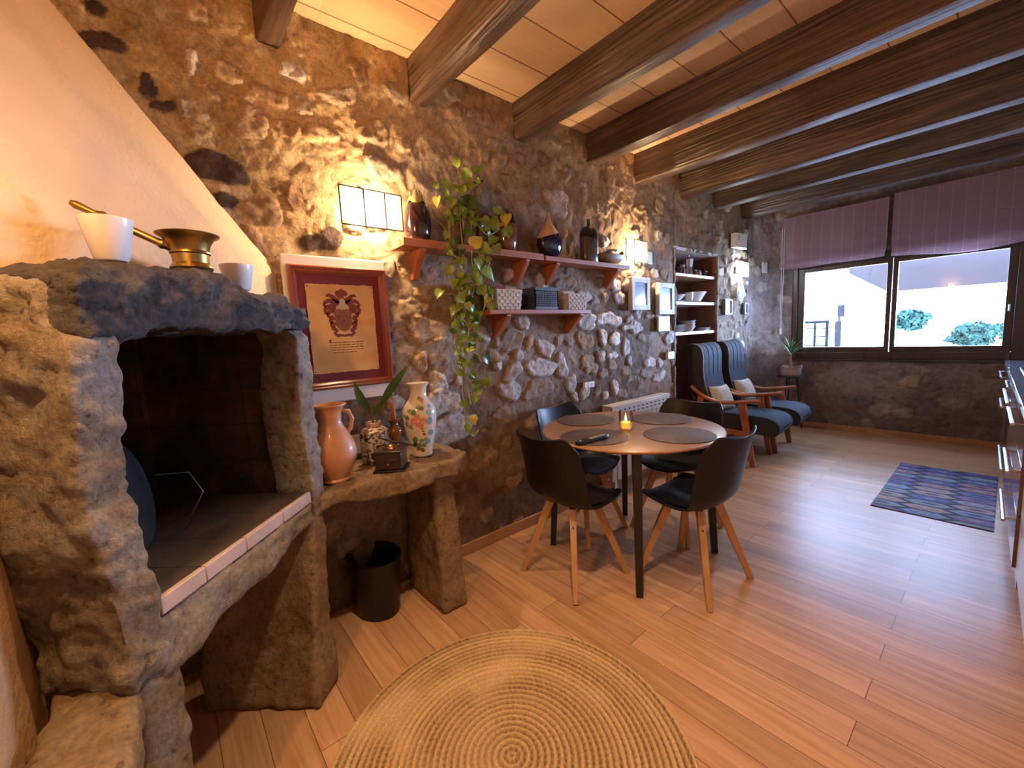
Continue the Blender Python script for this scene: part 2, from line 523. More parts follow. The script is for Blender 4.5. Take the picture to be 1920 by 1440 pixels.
def mat_soot_shade(name):
    """firebrick tiles, blackened by smoke in a ragged stain"""
    m, nt, p = new_mat(name)
    v = coords(nt)
    b = N(nt, 'ShaderNodeTexBrick', offset=0.0)
    for k, val in (('Scale', 1.0), ('Mortar Size', 0.003), ('Brick Width', 0.2), ('Row Height', 0.135)):
        b.inputs[k].default_value = val
    b.inputs['Color1'].default_value = (0.12, 0.052, 0.022, 1)
    b.inputs['Color2'].default_value = (0.085, 0.038, 0.018, 1)
    b.inputs['Mortar'].default_value = (0.04, 0.025, 0.018, 1)
    cb = N(nt, 'ShaderNodeCombineXYZ')
    sp = N(nt, 'ShaderNodeSeparateXYZ')
    nt.links.new(v, sp.inputs[0])
    nt.links.new(math_n(nt, 'SUBTRACT', sp.outputs[1], sp.outputs[0]), cb.inputs[0])
    nt.links.new(sp.outputs[2], cb.inputs[1])
    nt.links.new(cb.outputs[0], b.inputs['Vector'])
    f = noise_tex(nt, v, 4.5, 5, 0.6, 0.5)
    k = math_n(nt, 'ADD', f, math_n(nt, 'MULTIPLY', sp.outputs[0], 2.2))
    c = mixc(nt, ramp(nt, k, [(0.30, (0, 0, 0)), (0.52, (1, 1, 1))]), b.outputs['Color'], (0.012, 0.010, 0.009))
    nt.links.new(c, p.inputs['Base Color'])
    p.inputs['Roughness'].default_value = 0.9
    return m


M['soot_shade'] = mat_soot_shade('sooty_shaded_firebrick')
M['hearth_tile'] = simple('sooty_shaded_hearth_tile', (0.045, 0.030, 0.024), 0.75, var=0.5, vscale=7)  # smoke-dark tile, firebox shade also put into the colour
M['tile_edge'] = simple('pink_clay_tile', (0.46, 0.33, 0.27), 0.8, var=0.15, vscale=14, bump=(60, 0.3, 0.005))


def mat_blind(name):
    m, nt, p = new_mat(name)
    v = coords(nt)
    sp = N(nt, 'ShaderNodeSeparateXYZ')
    nt.links.new(v, sp.inputs[0])
    fr = math_n(nt, 'FRACT', math_n(nt, 'DIVIDE', sp.outputs[0], 0.098))
    d = math_n(nt, 'ABSOLUTE', math_n(nt, 'SUBTRACT', fr, 0.5))
    st = ramp(nt, d, [(0.018, (1, 1, 1)), (0.034, (0, 0, 0))])
    f = noise_tex(nt, coords(nt, (3, 3, 60)), 3, 4)
    base = ramp(nt, f, [(0.3, (0.40, 0.245, 0.30)), (0.7, (0.50, 0.32, 0.37))])
    dash = ramp(nt, noise_tex(nt, coords(nt, (2, 2, 120)), 1, 2), [(0.35, (0.4, 0.4, 0.4)), (0.55, (1, 1, 1))])
    k = mixc(nt, 1.0, st, dash, 'MULTIPLY')
    c = mixc(nt, k, base, (0.62, 0.46, 0.40))
    nt.links.new(c, p.inputs['Base Color'])
    p.inputs['Roughness'].default_value = 0.95
    p.inputs['Specular IOR Level'].default_value = 0.1
    # thin cloth: some daylight comes through
    out = nt.nodes['Material Output']
    tr = N(nt, 'ShaderNodeBsdfTranslucent')
    nt.links.new(c, tr.inputs['Color'])
    mx = N(nt, 'ShaderNodeMixShader')
    mx.inputs[0].default_value = 0.42
    nt.links.new(p.outputs[0], mx.inputs[1])
    nt.links.new(tr.outputs[0], mx.inputs[2])
    nt.links.new(mx.outputs[0], out.inputs['Surface'])
    return m


M['blind'] = mat_blind('striped_blind_cloth')


def mat_placemat(name):
    m, nt, p = new_mat(name)
    v = coords(nt)
    ln = N(nt, 'ShaderNodeVectorMath', operation='LENGTH')
    nt.links.new(v, ln.inputs[0])
    rings = math_n(nt, 'SINE', math_n(nt, 'MULTIPLY', ln.outputs['Value'], 900.0))
    f = noise_tex(nt, v, 35, 4)
    c = ramp(nt, f, [(0.3, (0.085, 0.052, 0.047)), (0.7, (0.15, 0.098, 0.092))])
    nt.links.new(c, p.inputs['Base Color'])
    p.inputs['Roughness'].default_value = 0.5
    add_bump(nt, p, rings, 0.25, 0.0015)
    return m


M['placemat'] = mat_placemat('woven_vinyl')


# ------------------------------------------------------------------ mesh helpers
class MB:
    def __init__(self):
        self.v, self.f, self.mi, self.cur = [], [], [], 0

    def add(self, vs, fs):
        o = len(self.v)
        self.v += [tuple(p) for p in vs]
        self.f += [tuple(i + o for i in f) for f in fs]
        self.mi += [self.cur] * len(fs)
        return self

    def hexa(self, p):
        return self.add(p, [(0, 3, 2, 1), (4, 5, 6, 7), (0, 1, 5, 4), (1, 2, 6, 5), (2, 3, 7, 6), (3, 0, 4, 7)])

    def box(self, x0, x1, y0, y1, z0, z1):
        return self.hexa([(x0, y0, z0), (x1, y0, z0), (x1, y1, z0), (x0, y1, z0), (x0, y0, z1), (x1, y0, z1), (x1, y1, z1), (x0, y1, z1)])

    def bar(self, p, q, w, h=None, w2=None, h2=None, up=(0, 0, 1)):
        """square bar from p to q, optionally tapering"""
        h = w if h is None else h
        w2 = w if w2 is None else w2
        h2 = h if h2 is None else h2
        p, q = Vector(p), Vector(q)
        d = (q - p).normalized()
        up = Vector(up)
        if abs(d.dot(up)) > 0.98:
            up = Vector((0, 1, 0))
        s = d.cross(up).normalized()
        u = s.cross(d).normalized()
        A = [p + s * (w / 2 * a) + u * (h / 2 * b) for a, b in ((-1, -1), (1, -1), (1, 1), (-1, 1))]
        B = [q + s * (w2 / 2 * a) + u * (h2 / 2 * b) for a, b in ((-1, -1), (1, -1), (1, 1), (-1, 1))]
        return self.hexa(A + B)

    def tube(self, pts, r, seg=8, flat=1.0):
        pts = [Vector(p) for p in pts]
        n = len(pts)
        rs = r if isinstance(r, (list, tuple)) else [r] * n
        vs = []
        ref = None
        for i, p in enumerate(pts):
            d = (pts[min(i + 1, n - 1)] - pts[max(i - 1, 0)])
            d = d.normalized() if d.length > 1e-9 else Vector((0, 0, 1))
            if ref is None:
                ref = Vector((0, 0, 1)) if abs(d.z) < 0.9 else Vector((1, 0, 0))
            s = d.cross(ref)
            s = s.normalized() if s.length > 1e-6 else Vector((1, 0, 0))
            u = s.cross(d).normalized()
            ref = u
            for k in range(seg):
                a = 2 * PI * k / seg
                vs.append(p + s * (math.cos(a) * rs[i]) + u * (math.sin(a) * rs[i] * flat))
        fs = []
        for i in range(n - 1):
            for k in range(seg):
                a, b = i * seg + k, i * seg + (k + 1) % seg
                fs.append((a, b, b + seg, a + seg))
        fs.append(tuple(range(seg))[::-1])
        fs.append(tuple((n - 1) * seg + k for k in range(seg)))
        return self.add(vs, fs)

    def lathe(self, prof, seg=32, c=(0, 0, 0), sx=1.0, sy=1.0, cap=True):
        vs, fs = [], []
        n = len(prof)
        for r, z in prof:
            for k in range(seg):
                a = 2 * PI * k / seg
                vs.append((c[0] + r * math.cos(a) * sx, c[1] + r * math.sin(a) * sy, c[2] + z))
        for i in range(n - 1):
            for k in range(seg):
                a, b = i * seg + k, i * seg + (k + 1) % seg
                fs.append((a, b, b + seg, a + seg))
        if cap:
            fs.append(tuple(range(seg))[::-1])
            fs.append(tuple((n - 1) * seg + k for k in range(seg)))
        return self.add(vs, fs)

    def grid(self, P, closed=False):
        n, m = len(P), len(P[0])
        vs = [p for row in P for p in row]
        fs = []
        for i in range(n - 1):
            for j in range(m if closed else m - 1):
                a, b = i * m + j, i * m + (j + 1) % m
                fs.append((a, b, b + m, a + m))
        return self.add(vs, fs)

    def prism(self, poly, a, b, axis=2):
        """extrude a 2D polygon between two values of one axis"""
        def put(p, t):
            l = list(p)
            l.insert(axis, t)
            return tuple(l)
        n = len(poly)
        vs = [put(p, a) for p in poly] + [put(p, b) for p in poly]
        fs = [tuple(range(n))[::-1], tuple(range(n, 2 * n))]
        fs += [(i, (i + 1) % n, (i + 1) % n + n, i + n) for i in range(n)]
        return self.add(vs, fs)

    def sphere(self, c, r, seg=16, rings=10, s=(1, 1, 1)):
        P = []
        for i in range(rings + 1):
            t = PI * i / rings
            P.append([(c[0] + r * s[0] * math.sin(t) * math.cos(2 * PI * k / seg), c[1] + r * s[1] * math.sin(t) * math.sin(2 * PI * k / seg), c[2] - r * s[2] * math.cos(t)) for k in range(seg)])
        return self.grid(P, True)

    def rock(self, x0, x1, y0, y1, z0, z1, step=0.02, amp=0.012, freq=9.0, seed=0, r=0.02, warp=None):
        """hewn stone: a rounded block with a noisy surface"""
        dims = (x1 - x0, y1 - y0, z1 - z0)
        n = [max(2, int(math.ceil(d / step))) for d in dims]
        ids, vs, fs = {}, [], []
        off = Vector((seed * 13.7, seed * 7.1, seed * 3.3))

        def vid(i, j, k):
            key = (i, j, k)
            if key in ids:
                return ids[key]
            p = Vector((x0 + dims[0] * i / n[0], y0 + dims[1] * j / n[1], z0 + dims[2] * k / n[2]))
            q = Vector((min(max(p.x, x0 + r), x1 - r), min(max(p.y, y0 + r), y1 - r), min(max(p.z, z0 + r), z1 - r)))
            d = p - q
            nrm = d.normalized() if d.length > 1e-9 else Vector((0, 0, 0))
            p = q + nrm * r
            s = p + off
            h = noise.fractal(s * freq, 0.9, 2.1, 4) * amp + noise.noise(s * freq * 0.35) * amp * 1.3
            h += (abs(noise.noise(s * freq * 1.7)) - 0.25) * amp * 0.9
            p = p + nrm * h
            if warp:
                p = Vector(warp(p))
            ids[key] = len(vs)
            vs.append(p)
            return ids[key]
        a, b, c = n
        for i in range(a):
            for j in range(b):
                fs.append((vid(i, j, 0), vid(i, j + 1, 0), vid(i + 1, j + 1, 0), vid(i + 1, j, 0)))
                fs.append((vid(i, j, c), vid(i + 1, j, c), vid(i + 1, j + 1, c), vid(i, j + 1, c)))
        for i in range(a):
            for k in range(c):
                fs.append((vid(i, 0, k), vid(i + 1, 0, k), vid(i + 1, 0, k + 1), vid(i, 0, k + 1)))
                fs.append((vid(i, b, k), vid(i, b, k + 1), vid(i + 1, b, k + 1), vid(i + 1, b, k)))
        for j in range(b):
            for k in range(c):
                fs.append((vid(0, j, k), vid(0, j, k + 1), vid(0, j + 1, k + 1), vid(0, j + 1, k)))
                fs.append((vid(a, j, k), vid(a, j + 1, k), vid(a, j + 1, k + 1), vid(a, j, k + 1)))
        return self.add(vs, fs)

    def build(self, name, m, parent=None, smooth=True, angle=40, bevel=0.0, loc=None, rz=0.0, fix=True):
        me = bpy.data.meshes.new(name)
        me.from_pydata(self.v, [], self.f)
        ms = m if isinstance(m, (list, tuple)) else [m]
        for q in ms:
            me.materials.append(M[q] if isinstance(q, str) else q)
        if len(ms) > 1:
            me.polygons.foreach_set('material_index', self.mi)
        if fix:
            bm = bmesh.new()
            bm.from_mesh(me)
            bmesh.ops.recalc_face_normals(bm, faces=bm.faces[:])
            bm.to_mesh(me)
            bm.free()
        if smooth:
            me.shade_smooth()
            me.set_sharp_from_angle(angle=math.radians(angle))
        o = bpy.data.objects.new(name, me)
        COL.objects.link(o)
        if parent:
            o.parent = parent
        if loc:
            o.location = loc
        if rz:
            o.rotation_euler[2] = rz
        if bevel:
            b = o.modifiers.new('bevel', 'BEVEL')
            b.width = bevel
            b.segments = 2
            b.limit_method = 'ANGLE'
        return o


def tag(o, label=None, cat=None, group=None, kind=None):
    if label:
        o['label'] = label
    if cat:
        o['category'] = cat
    if group:
        o['group'] = group
    if kind:
        o['kind'] = kind
    return o


def thing(name, label, cat, loc=(0, 0, 0), rz=0.0, group=None):
    o = bpy.data.objects.new(name, None)
    o.empty_display_size = 0.1
    COL.objects.link(o)
    o.location = loc
    o.rotation_euler[2] = rz
    return tag(o, label, cat, group)


def dup(root, loc, rz=None, label=None):
    """copy of a thing with its parts and sub-parts"""
    def cp(o, par):
        c = o.copy()
        COL.objects.link(c)
        if par is not None:
            c.parent = par
        for ch in o.children:
            cp(ch, c)
        return c
    r = cp(root, None)
    r.location = loc
    if rz is not None:
        r.rotation_euler[2] = rz
    if label:
        r['label'] = label
    return r


def struct(o):
    o['kind'] = 'structure'
    return o


def attr_color(o, name, cols):
    a = o.data.color_attributes.new(name, 'FLOAT_COLOR', 'POINT')
    flat = np.ones((len(o.data.vertices), 4), dtype=np.float32)
    flat[:, :3] = cols
    a.data.foreach_set('color', flat.ravel())


# ------------------------------------------------------------------ rubble walls
def hash2(i, j, seed):
    h = (i.astype(np.int64) * 374761393 + j.astype(np.int64) * 668265263 + seed * 974711) & 0x7fffffff
    h = ((h ^ (h >> 13)) * 1274126177) & 0x7fffffff
    return ((h ^ (h >> 16)) & 0xffff) / 65535.0


def vnoise(a, b, seed):
    i, j = np.floor(a), np.floor(b)
    u, w = a - i, b - j
    u, w = u * u * (3 - 2 * u), w * w * (3 - 2 * w)
    n00, n10 = hash2(i, j, seed), hash2(i + 1, j, seed)
    n01, n11 = hash2(i, j + 1, seed), hash2(i + 1, j + 1, seed)
    return (n00 * (1 - u) + n10 * u) * (1 - w) + (n01 * (1 - u) + n11 * u) * w


def fbm(a, b, freq, octs, seed):
    s, amp, tot = 0.0, 1.0, 0.0
    for k in range(octs):
        s = s + amp * vnoise(a * freq + k * 17.3, b * freq + k * 9.1, seed + k)
        tot += amp
        amp *= 0.55
        freq *= 2.03
    return s / tot


STONE_COL = {'W': (0.62, 0.585, 0.54), 'G': (0.36, 0.30, 0.24), 'O': (0.44, 0.31, 0.185), 'D': (0.040, 0.024, 0.026), 'R': (0.21, 0.115, 0.075)}
STONE_H = {'W': 0.020, 'G': 0.013, 'O': 0.013, 'D': 0.008, 'R': 0.010}


def rubble(A, B, stones, seed, mortar_fn):
    """height and colour of a mortared rubble wall sampled at positions (A along, B up)"""
    Aw = A + (fbm(A, B, 7, 3, seed + 50) - 0.5) * 0.05
    Bw = B + (fbm(A, B, 7, 3, seed + 60) - 0.5) * 0.05
    big = fbm(A, B, 1.6, 3, seed)
    col = mortar_fn(A, B, big)
    h = (fbm(A, B, 2.2, 3, seed + 5) - 0.5) * 0.03 + (fbm(A, B, 11, 4, seed + 9) - 0.5) * 0.022 + (fbm(A, B, 38, 3, seed + 19) - 0.5) * 0.010
    rough = fbm(A, B, 22, 4, seed + 12)
    for n, (sa, sb, ra, rb, kind, rot) in enumerate(stones):
        R = max(ra, rb) * 1.5
        sel = np.where((np.abs(Aw - sa) < R) & (np.abs(Bw - sb) < R))
        if len(sel[0]) == 0:
            continue
        x, y = Aw[sel] - sa, Bw[sel] - sb
        cr, sr = math.cos(rot), math.sin(rot)
        x, y = (x * cr + y * sr) / ra, (-x * sr + y * cr) / rb
        th = np.arctan2(y, x)
        ph = n * 2.399
        rad = 1.0 + 0.10 * np.sin(2 * th + ph) + 0.09 * np.sin(3 * th + ph * 1.7) + 0.06 * np.sin(5 * th + ph * 0.6)
        d = (np.abs(x) ** 2.6 + np.abs(y) ** 2.6) ** (1 / 2.6) / rad
        k = np.clip((1.08 - d) / 0.16, 0, 1)
        k = k * k * (3 - 2 * k)
        tone = 0.8 + 0.4 * ((n * 0.618) % 1.0)
        c = np.array(STONE_COL[kind])[None, :] * tone * (0.75 + 0.5 * rough[sel][:, None])
        mixk = (k * (0.93 if kind in 'WD' else 0.62))[:, None]
        col[sel] = col[sel] * (1 - mixk) + c * mixk
        h[sel] = h[sel] + k * STONE_H[kind] * (0.5 + 0.8 * rough[sel]) - 0.004 * np.exp(-((d - 1.05) / 0.09) ** 2)
    return h, col


def fill_stones(a0, a1, b0, b1, cell, listed, rng, kinds, keep=0.8, avoid=None):
    out = list(listed)
    nb = int((b1 - b0) / (cell * 0.72))
    na = int((a1 - a0) / cell)
    for j in range(nb):
        for i in range(na):
            a = a0 + (i + 0.5 + 0.5 * (j % 2) + rng.uniform(-0.25, 0.25)) * cell
            b = b0 + (j + 0.5 + rng.uniform(-0.2, 0.2)) * cell * 0.72
            ra, rb = cell * rng.uniform(0.24, 0.44), cell * rng.uniform(0.2, 0.32)
            if rng.random() > (keep(a, b) if callable(keep) else keep):
                continue
            if any(abs(a - s[0]) < (ra + s[2]) * 0.85 and abs(b - s[1]) < (rb + s[3]) * 0.85 for s in out):
                continue
            if avoid and avoid(a, b):
                continue
            out.append((a, b, ra, rb, rng.choice(kinds(a, b)), rng.uniform(-0.35, 0.35)))
    return out


LISTED = [(-0.04,2.57,0.032,0.027,'D',0.0),(-0.04,2.45,0.057,0.036,'D',0.3),(0.06,2.34,0.023,0.048,'D',0.2),(0.10,2.28,0.040,0.018,'D',0.4),(0.25,2.10,0.106,0.066,'D',0.1),(0.26,1.97,0.046,0.032,'D',0.0),(0.65,1.85,0.088,0.052,'D',0.3),(0.34,1.82,0.050,0.056,'R',0.0),(0.05,2.55,0.023,0.047,'R',0.0),(0.21,2.48,0.019,0.052,'W',-0.3),(0.58,2.58,0.056,0.034,'W',0.2),(0.34,2.48,0.048,0.042,'O',0.0),(0.27,2.39,0.036,0.031,'O',0.0),(0.39,2.31,0.060,0.066,'O',0.0),(0.20,2.23,0.035,0.026,'O',0.0),(0.40,1.95,0.082,0.045,'R',0.0),(0.54,2.03,0.045,0.059,'R',0.2),(0.79,2.54,0.090,0.037,'G',0.3),(0.94,2.41,0.085,0.052,'O',0.2),(0.68,2.34,0.073,0.048,'O',0.0),(1.08,2.65,0.076,0.040,'G',0.0),(1.11,2.41,0.047,0.055,'O',0.0),(0.98,2.24,0.088,0.053,'G',0.0),(1.44,2.77,0.073,0.044,'G',0.0),(1.62,2.69,0.101,0.046,'R',0.0),(1.18,1.41,0.137,0.075,'O',0.0),(1.21,1.29,0.105,0.077,'O',0.0),(1.07,1.53,0.054,0.061,'O',0.0),(1.27,1.19,0.109,0.079,'G',0.0),(1.12,1.23,0.037,0.060,'O',0.3),(1.23,0.98,0.126,0.079,'W',0.0),(1.28,0.82,0.185,0.074,'W',0.1),(1.35,1.11,0.023,0.040,'W',0.3),(1.20,1.10,0.053,0.062,'W',0.0),(1.19,1.74,0.135,0.059,'G',0.0),(1.28,1.59,0.071,0.061,'G',0.0),(1.50,0.58,0.125,0.070,'O',0.0),(1.75,0.37,0.071,0.047,'O',0.0),(1.71,0.84,0.092,0.054,'G',0.0),(1.79,1.33,0.101,0.077,'G',0.0),(1.88,1.44,0.057,0.043,'W',0.0),(1.67,1.31,0.030,0.041,'G',0.0),(1.95,1.30,0.035,0.054,'O',0.0),(2.09,1.25,0.074,0.056,'W',-0.4),(1.85,1.22,0.038,0.039,'W',0.0),(1.72,1.21,0.027,0.031,'G',0.0),(1.65,1.17,0.030,0.031,'W',0.0),(1.78,1.11,0.097,0.043,'W',0.5),(2.05,1.11,0.141,0.068,'W',0.0),(1.74,0.99,0.105,0.057,'W',0.0),(2.02,0.97,0.135,0.068,'G',0.0),(2.54,1.28,0.108,0.070,'O',0.0),(2.56,1.43,0.121,0.057,'W',0.0),(2.84,1.45,0.156,0.056,'W',0.0),(2.76,1.30,0.048,0.064,'W',0.0),(2.92,1.29,0.066,0.057,'W',0.0),(3.09,1.21,0.047,0.078,'W',0.0),(2.73,1.15,0.048,0.047,'W',0.0),(2.89,1.15,0.073,0.031,'W',0.0),(2.87,1.07,0.065,0.040,'O',0.0),(3.13,1.08,0.036,0.042,'W',0.0),(3.44,1.05,0.088,0.049,'W',0.0),(3.62,1.03,0.047,0.045,'W',0.0),(3.60,0.90,0.103,0.046,'W',0.0),(3.38,0.94,0.087,0.039,'G',0.0),(2.55,1.12,0.096,0.050,'O',0.0),(2.60,1.05,0.085,0.042,'O',0.0),(2.26,1.11,0.046,0.094,'W',0.2),(2.36,0.97,0.071,0.061,'W',0.3),(2.39,0.87,0.030,0.049,'W',0.0),(2.90,0.88,0.059,0.059,'W',0.4),(2.77,0.83,0.028,0.040,'W',0.0),(3.02,0.81,0.077,0.037,'G',0.0),(2.67,0.88,0.041,0.043,'G',0.0),(3.11,1.37,0.070,0.023,'W',0.0),(3.13,1.43,0.047,0.036,'W',0.0),(3.25,1.37,0.074,0.051,'W',0.0),(3.42,1.28,0.131,0.039,'G',0.0),(3.79,1.26,0.089,0.056,'W',0.0),(2.24,1.30,0.045,0.039,'G',0.0),(2.35,1.27,0.035,0.024,'G',0.0),(3.29,0.83,0.051,0.034,'G',0.0),(3.16,0.92,0.065,0.028,'G',0.0),(2.27,2.28,0.120,0.084,'W',0.0),(2.10,2.44,0.070,0.036,'G',0.0),(2.03,2.32,0.045,0.040,'G',0.0),(2.38,2.50,0.052,0.042,'G',0.0),(2.25,2.54,0.050,0.033,'G',0.0),(3.36,2.30,0.057,0.088,'O',-0.6),(3.31,2.40,0.094,0.041,'O',0.0),(3.62,2.46,0.062,0.070,'O',0.0),(3.61,2.21,0.052,0.038,'W',0.0),(2.49,2.45,0.034,0.039,'G',0.0),(2.56,2.41,0.035,0.053,'G',0.0),(1.80,2.35,0.046,0.023,'O',0.0),(1.94,2.52,0.049,0.027,'G',0.0),(1.62,2.45,0.042,0.032,'O',0.0),(2.78,2.32,0.093,0.056,'G',0.0),(1.75,2.28,0.030,0.022,'G',0.0)]
rng = random.Random(11)


def kinds_left(a, b):
    if a < 1.2 and b > 1.2:
        return 'OOGRRO'
    if b < 0.75:
        return 'OORGR'
    if a > 4.8:
        return 'GGWO'
    if b > 2.1:
        return 'GGROO'
    return 'WWGGOO'


stones_left = fill_stones(-0.3, 5.7, 0.0, 2.85, 0.165, LISTED, rng, kinds_left, lambda a, b: 0.35 if (a < 1.3 and b > 1.2) or b > 1.9 else (0.5 if b < 0.8 else 0.68), lambda a, b: 2.0 < a < 2.45 and 0.8 < b < 0.92)


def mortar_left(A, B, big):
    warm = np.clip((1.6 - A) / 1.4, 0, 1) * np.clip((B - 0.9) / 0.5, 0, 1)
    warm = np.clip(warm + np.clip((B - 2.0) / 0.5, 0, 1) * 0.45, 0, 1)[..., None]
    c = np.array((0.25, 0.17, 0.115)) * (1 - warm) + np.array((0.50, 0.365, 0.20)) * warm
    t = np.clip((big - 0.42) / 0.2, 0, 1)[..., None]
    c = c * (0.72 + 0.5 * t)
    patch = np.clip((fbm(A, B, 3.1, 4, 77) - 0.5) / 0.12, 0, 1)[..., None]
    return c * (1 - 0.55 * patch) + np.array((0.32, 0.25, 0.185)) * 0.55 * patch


NICHE = (3.89, 4.82, 0.0, 2.11)


def wall_grid(name, PA, PB, pos_fn, hole, stones, seed, mortar):
    """a relief wall over the sample values PA (along) x PB (up); faces inside the hole are left out"""
    A, B = np.meshgrid(PA, PB, indexing='ij')
    h, col = rubble(A, B, stones, seed, mortar)
    if hole:                      # a plain arris round the opening
        da = np.maximum(np.maximum(hole[0] - A, A - hole[1]), 0)
        db = np.maximum(np.maximum(hole[2] - B, B - hole[3]), 0)
        h *= np.clip(np.hypot(da, db) / 0.03, 0.25, 1)
    V = pos_fn(A, B, h).reshape(-1, 3)
    na, nb = len(PA), len(PB)
    fs = []
    for i in range(na - 1):
        ca = 0.5 * (PA[i] + PA[i + 1])
        for j in range(nb - 1):
            if hole and hole[0] < ca < hole[1] and hole[2] < 0.5 * (PB[j] + PB[j + 1]) < hole[3]:
                continue
            a = i * nb + j
            fs.append((a, a + nb, a + nb + 1, a + 1))
    mb = MB()
    mb.v = [tuple(p) for p in V.tolist()]
    mb.f = fs
    mb.mi = [0] * len(fs)
    o = mb.build(name, 'wall', fix=False, angle=180)
    attr_color(o, 'Stone', col.reshape(-1, 3))
    return struct(o)


PA = np.unique(np.concatenate([np.arange(-0.28, 1.6, 0.0085), np.arange(1.6, 3.9, 0.010), np.arange(3.9, 5.62, 0.014), [3.89, 4.82, 5.62]]))
PB = np.unique(np.concatenate([np.arange(0, 0.7, 0.014), np.arange(0.7, 2.86, 0.0095), [2.11, 2.86]]))
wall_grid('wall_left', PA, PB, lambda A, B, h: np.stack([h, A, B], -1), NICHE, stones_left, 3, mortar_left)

# window wall, with its rounded inner corner
path = [(0.0, 5.62), (0.015, 5.80), (0.06, 5.98), (0.13, 6.13), (0.21, 6.25), (0.30, 6.31), (0.42, 6.32), (2.95, 6.32)]
pl = [0.0]
for p, q in zip(path, path[1:]):
    pl.append(pl[-1] + math.dist(p, q))
WS0 = pl[6] - 0.42            # arc length minus x on the straight run
px_, py_ = [p[0] for p in path], [p[1] for p in path]
WIN = (0.30, 2.30, 0.88, 2.10)
PA2 = np.unique(np.concatenate([np.arange(0, pl[-1], 0.016), [pl[-1], WIN[0] + WS0, WIN[1] + WS0]]))
PB2 = np.unique(np.concatenate([np.arange(0, 2.86, 0.016), [2.86, WIN[2], WIN[3]]]))


def pos_window(A, B, h):
    x, y = np.interp(A, pl, px_), np.interp(A, pl, py_)
    e = 0.01
    tx, ty = np.interp(A + e, pl, px_) - np.interp(A - e, pl, px_), np.interp(A + e, pl, py_) - np.interp(A - e, pl, py_)
    l = np.hypot(tx, ty) + 1e-9
    return np.stack([x + h * ty / l, y - h * tx / l, B], -1)


def mortar_window(A, B, big):
    t = np.clip((big - 0.42) / 0.2, 0, 1)[..., None]
    return np.array((0.27, 0.205, 0.185)) * (0.75 + 0.5 * t)


stones_win = fill_stones(0, 3.6, 0, 2.85, 0.24, [], rng, lambda a, b: 'GROGR', 0.4)
wall_grid('wall_window', PA2, PB2, pos_window, (WIN[0] + WS0, WIN[1] + WS0, WIN[2], WIN[3]), stones_win, 23, mortar_window)

# the other walls, floor and ceiling
struct(MB().box(-0.4, 3.1, -0.40, -0.28, 0, 2.86).build('wall_back', 'plaster_ochre'))
struct(MB().box(2.86, 3.0, -0.28, 6.35, 0, 2.86).build('wall_right', 'plaster_white'))
struct(MB().box(-0.40, 3.0, -0.40, 6.50, -0.08, 0).build('floor', 'floor'))
struct(MB().box(-0.05, 3.0, -0.40, 6.45, 2.83, 2.95).build('ceiling', 'ceiling'))
# thickness of the outer walls, so that no light leaks past the relief skins
mb = MB()
mb.box(-0.40, -0.36, -0.4, 6.6, 0, 2.95).box(-0.36, -0.06, -0.4, 3.86, 0, 2.95).box(-0.36, -0.06, 4.85, 6.6, 0, 2.95).box(-0.36, -0.06, 3.86, 4.85, 2.14, 2.95)
struct(mb.build('trim_1', 'plaster_ochre'))
mb = MB()
mb.box(-0.1, WIN[0], 6.36, 6.56, 0, 2.95).box(WIN[1], 3.0, 6.36, 6.56, 0, 2.95).box(WIN[0], WIN[1], 6.36, 6.56, 0, WIN[2]).box(WIN[0], WIN[1], 6.36, 6.56, WIN[3], 2.95)
struct(mb.build('trim_2', 'plaster_white'))
# lining of the shelf niche
mb = MB()
y0, y1, z1 = NICHE[0], NICHE[1], NICHE[3]
mb.box(-0.345, -0.335, y0 - 0.01, y1 + 0.01, 0, z1 + 0.01)
mb.box(-0.34, -0.004, y0 - 0.03, y0, 0, z1).box(-0.34, -0.004, y1, y1 + 0.03, 0, z1)
struct(mb.build('trim_3', 'niche'))
mb = MB().box(-0.34, 0.0, y0 - 0.02, y1 + 0.02, z1, z1 + 0.03)
struct(mb.build('trim_4', 'plaster_white'))
# ragged plaster arrises of the niche
for k, yy in enumerate((y0, y1)):
    mb = MB().rock(-0.012, 0.014, yy - 0.016, yy + 0.012, 0.35, z1 + 0.01, 0.012, 0.010, 22, 5 + k, 0.006)
    struct(mb.build('trim_%d' % (5 + k), 'rock'))

struct(MB().box(0.002, 0.022, 1.085, 3.88, 0.0, 0.072).build('baseboard_left', 'skirting', bevel=0.004))
struct(MB().box(0.30, 2.2, 6.285, 6.31, 0.0, 0.06).build('baseboard_window', 'skirting', bevel=0.004))

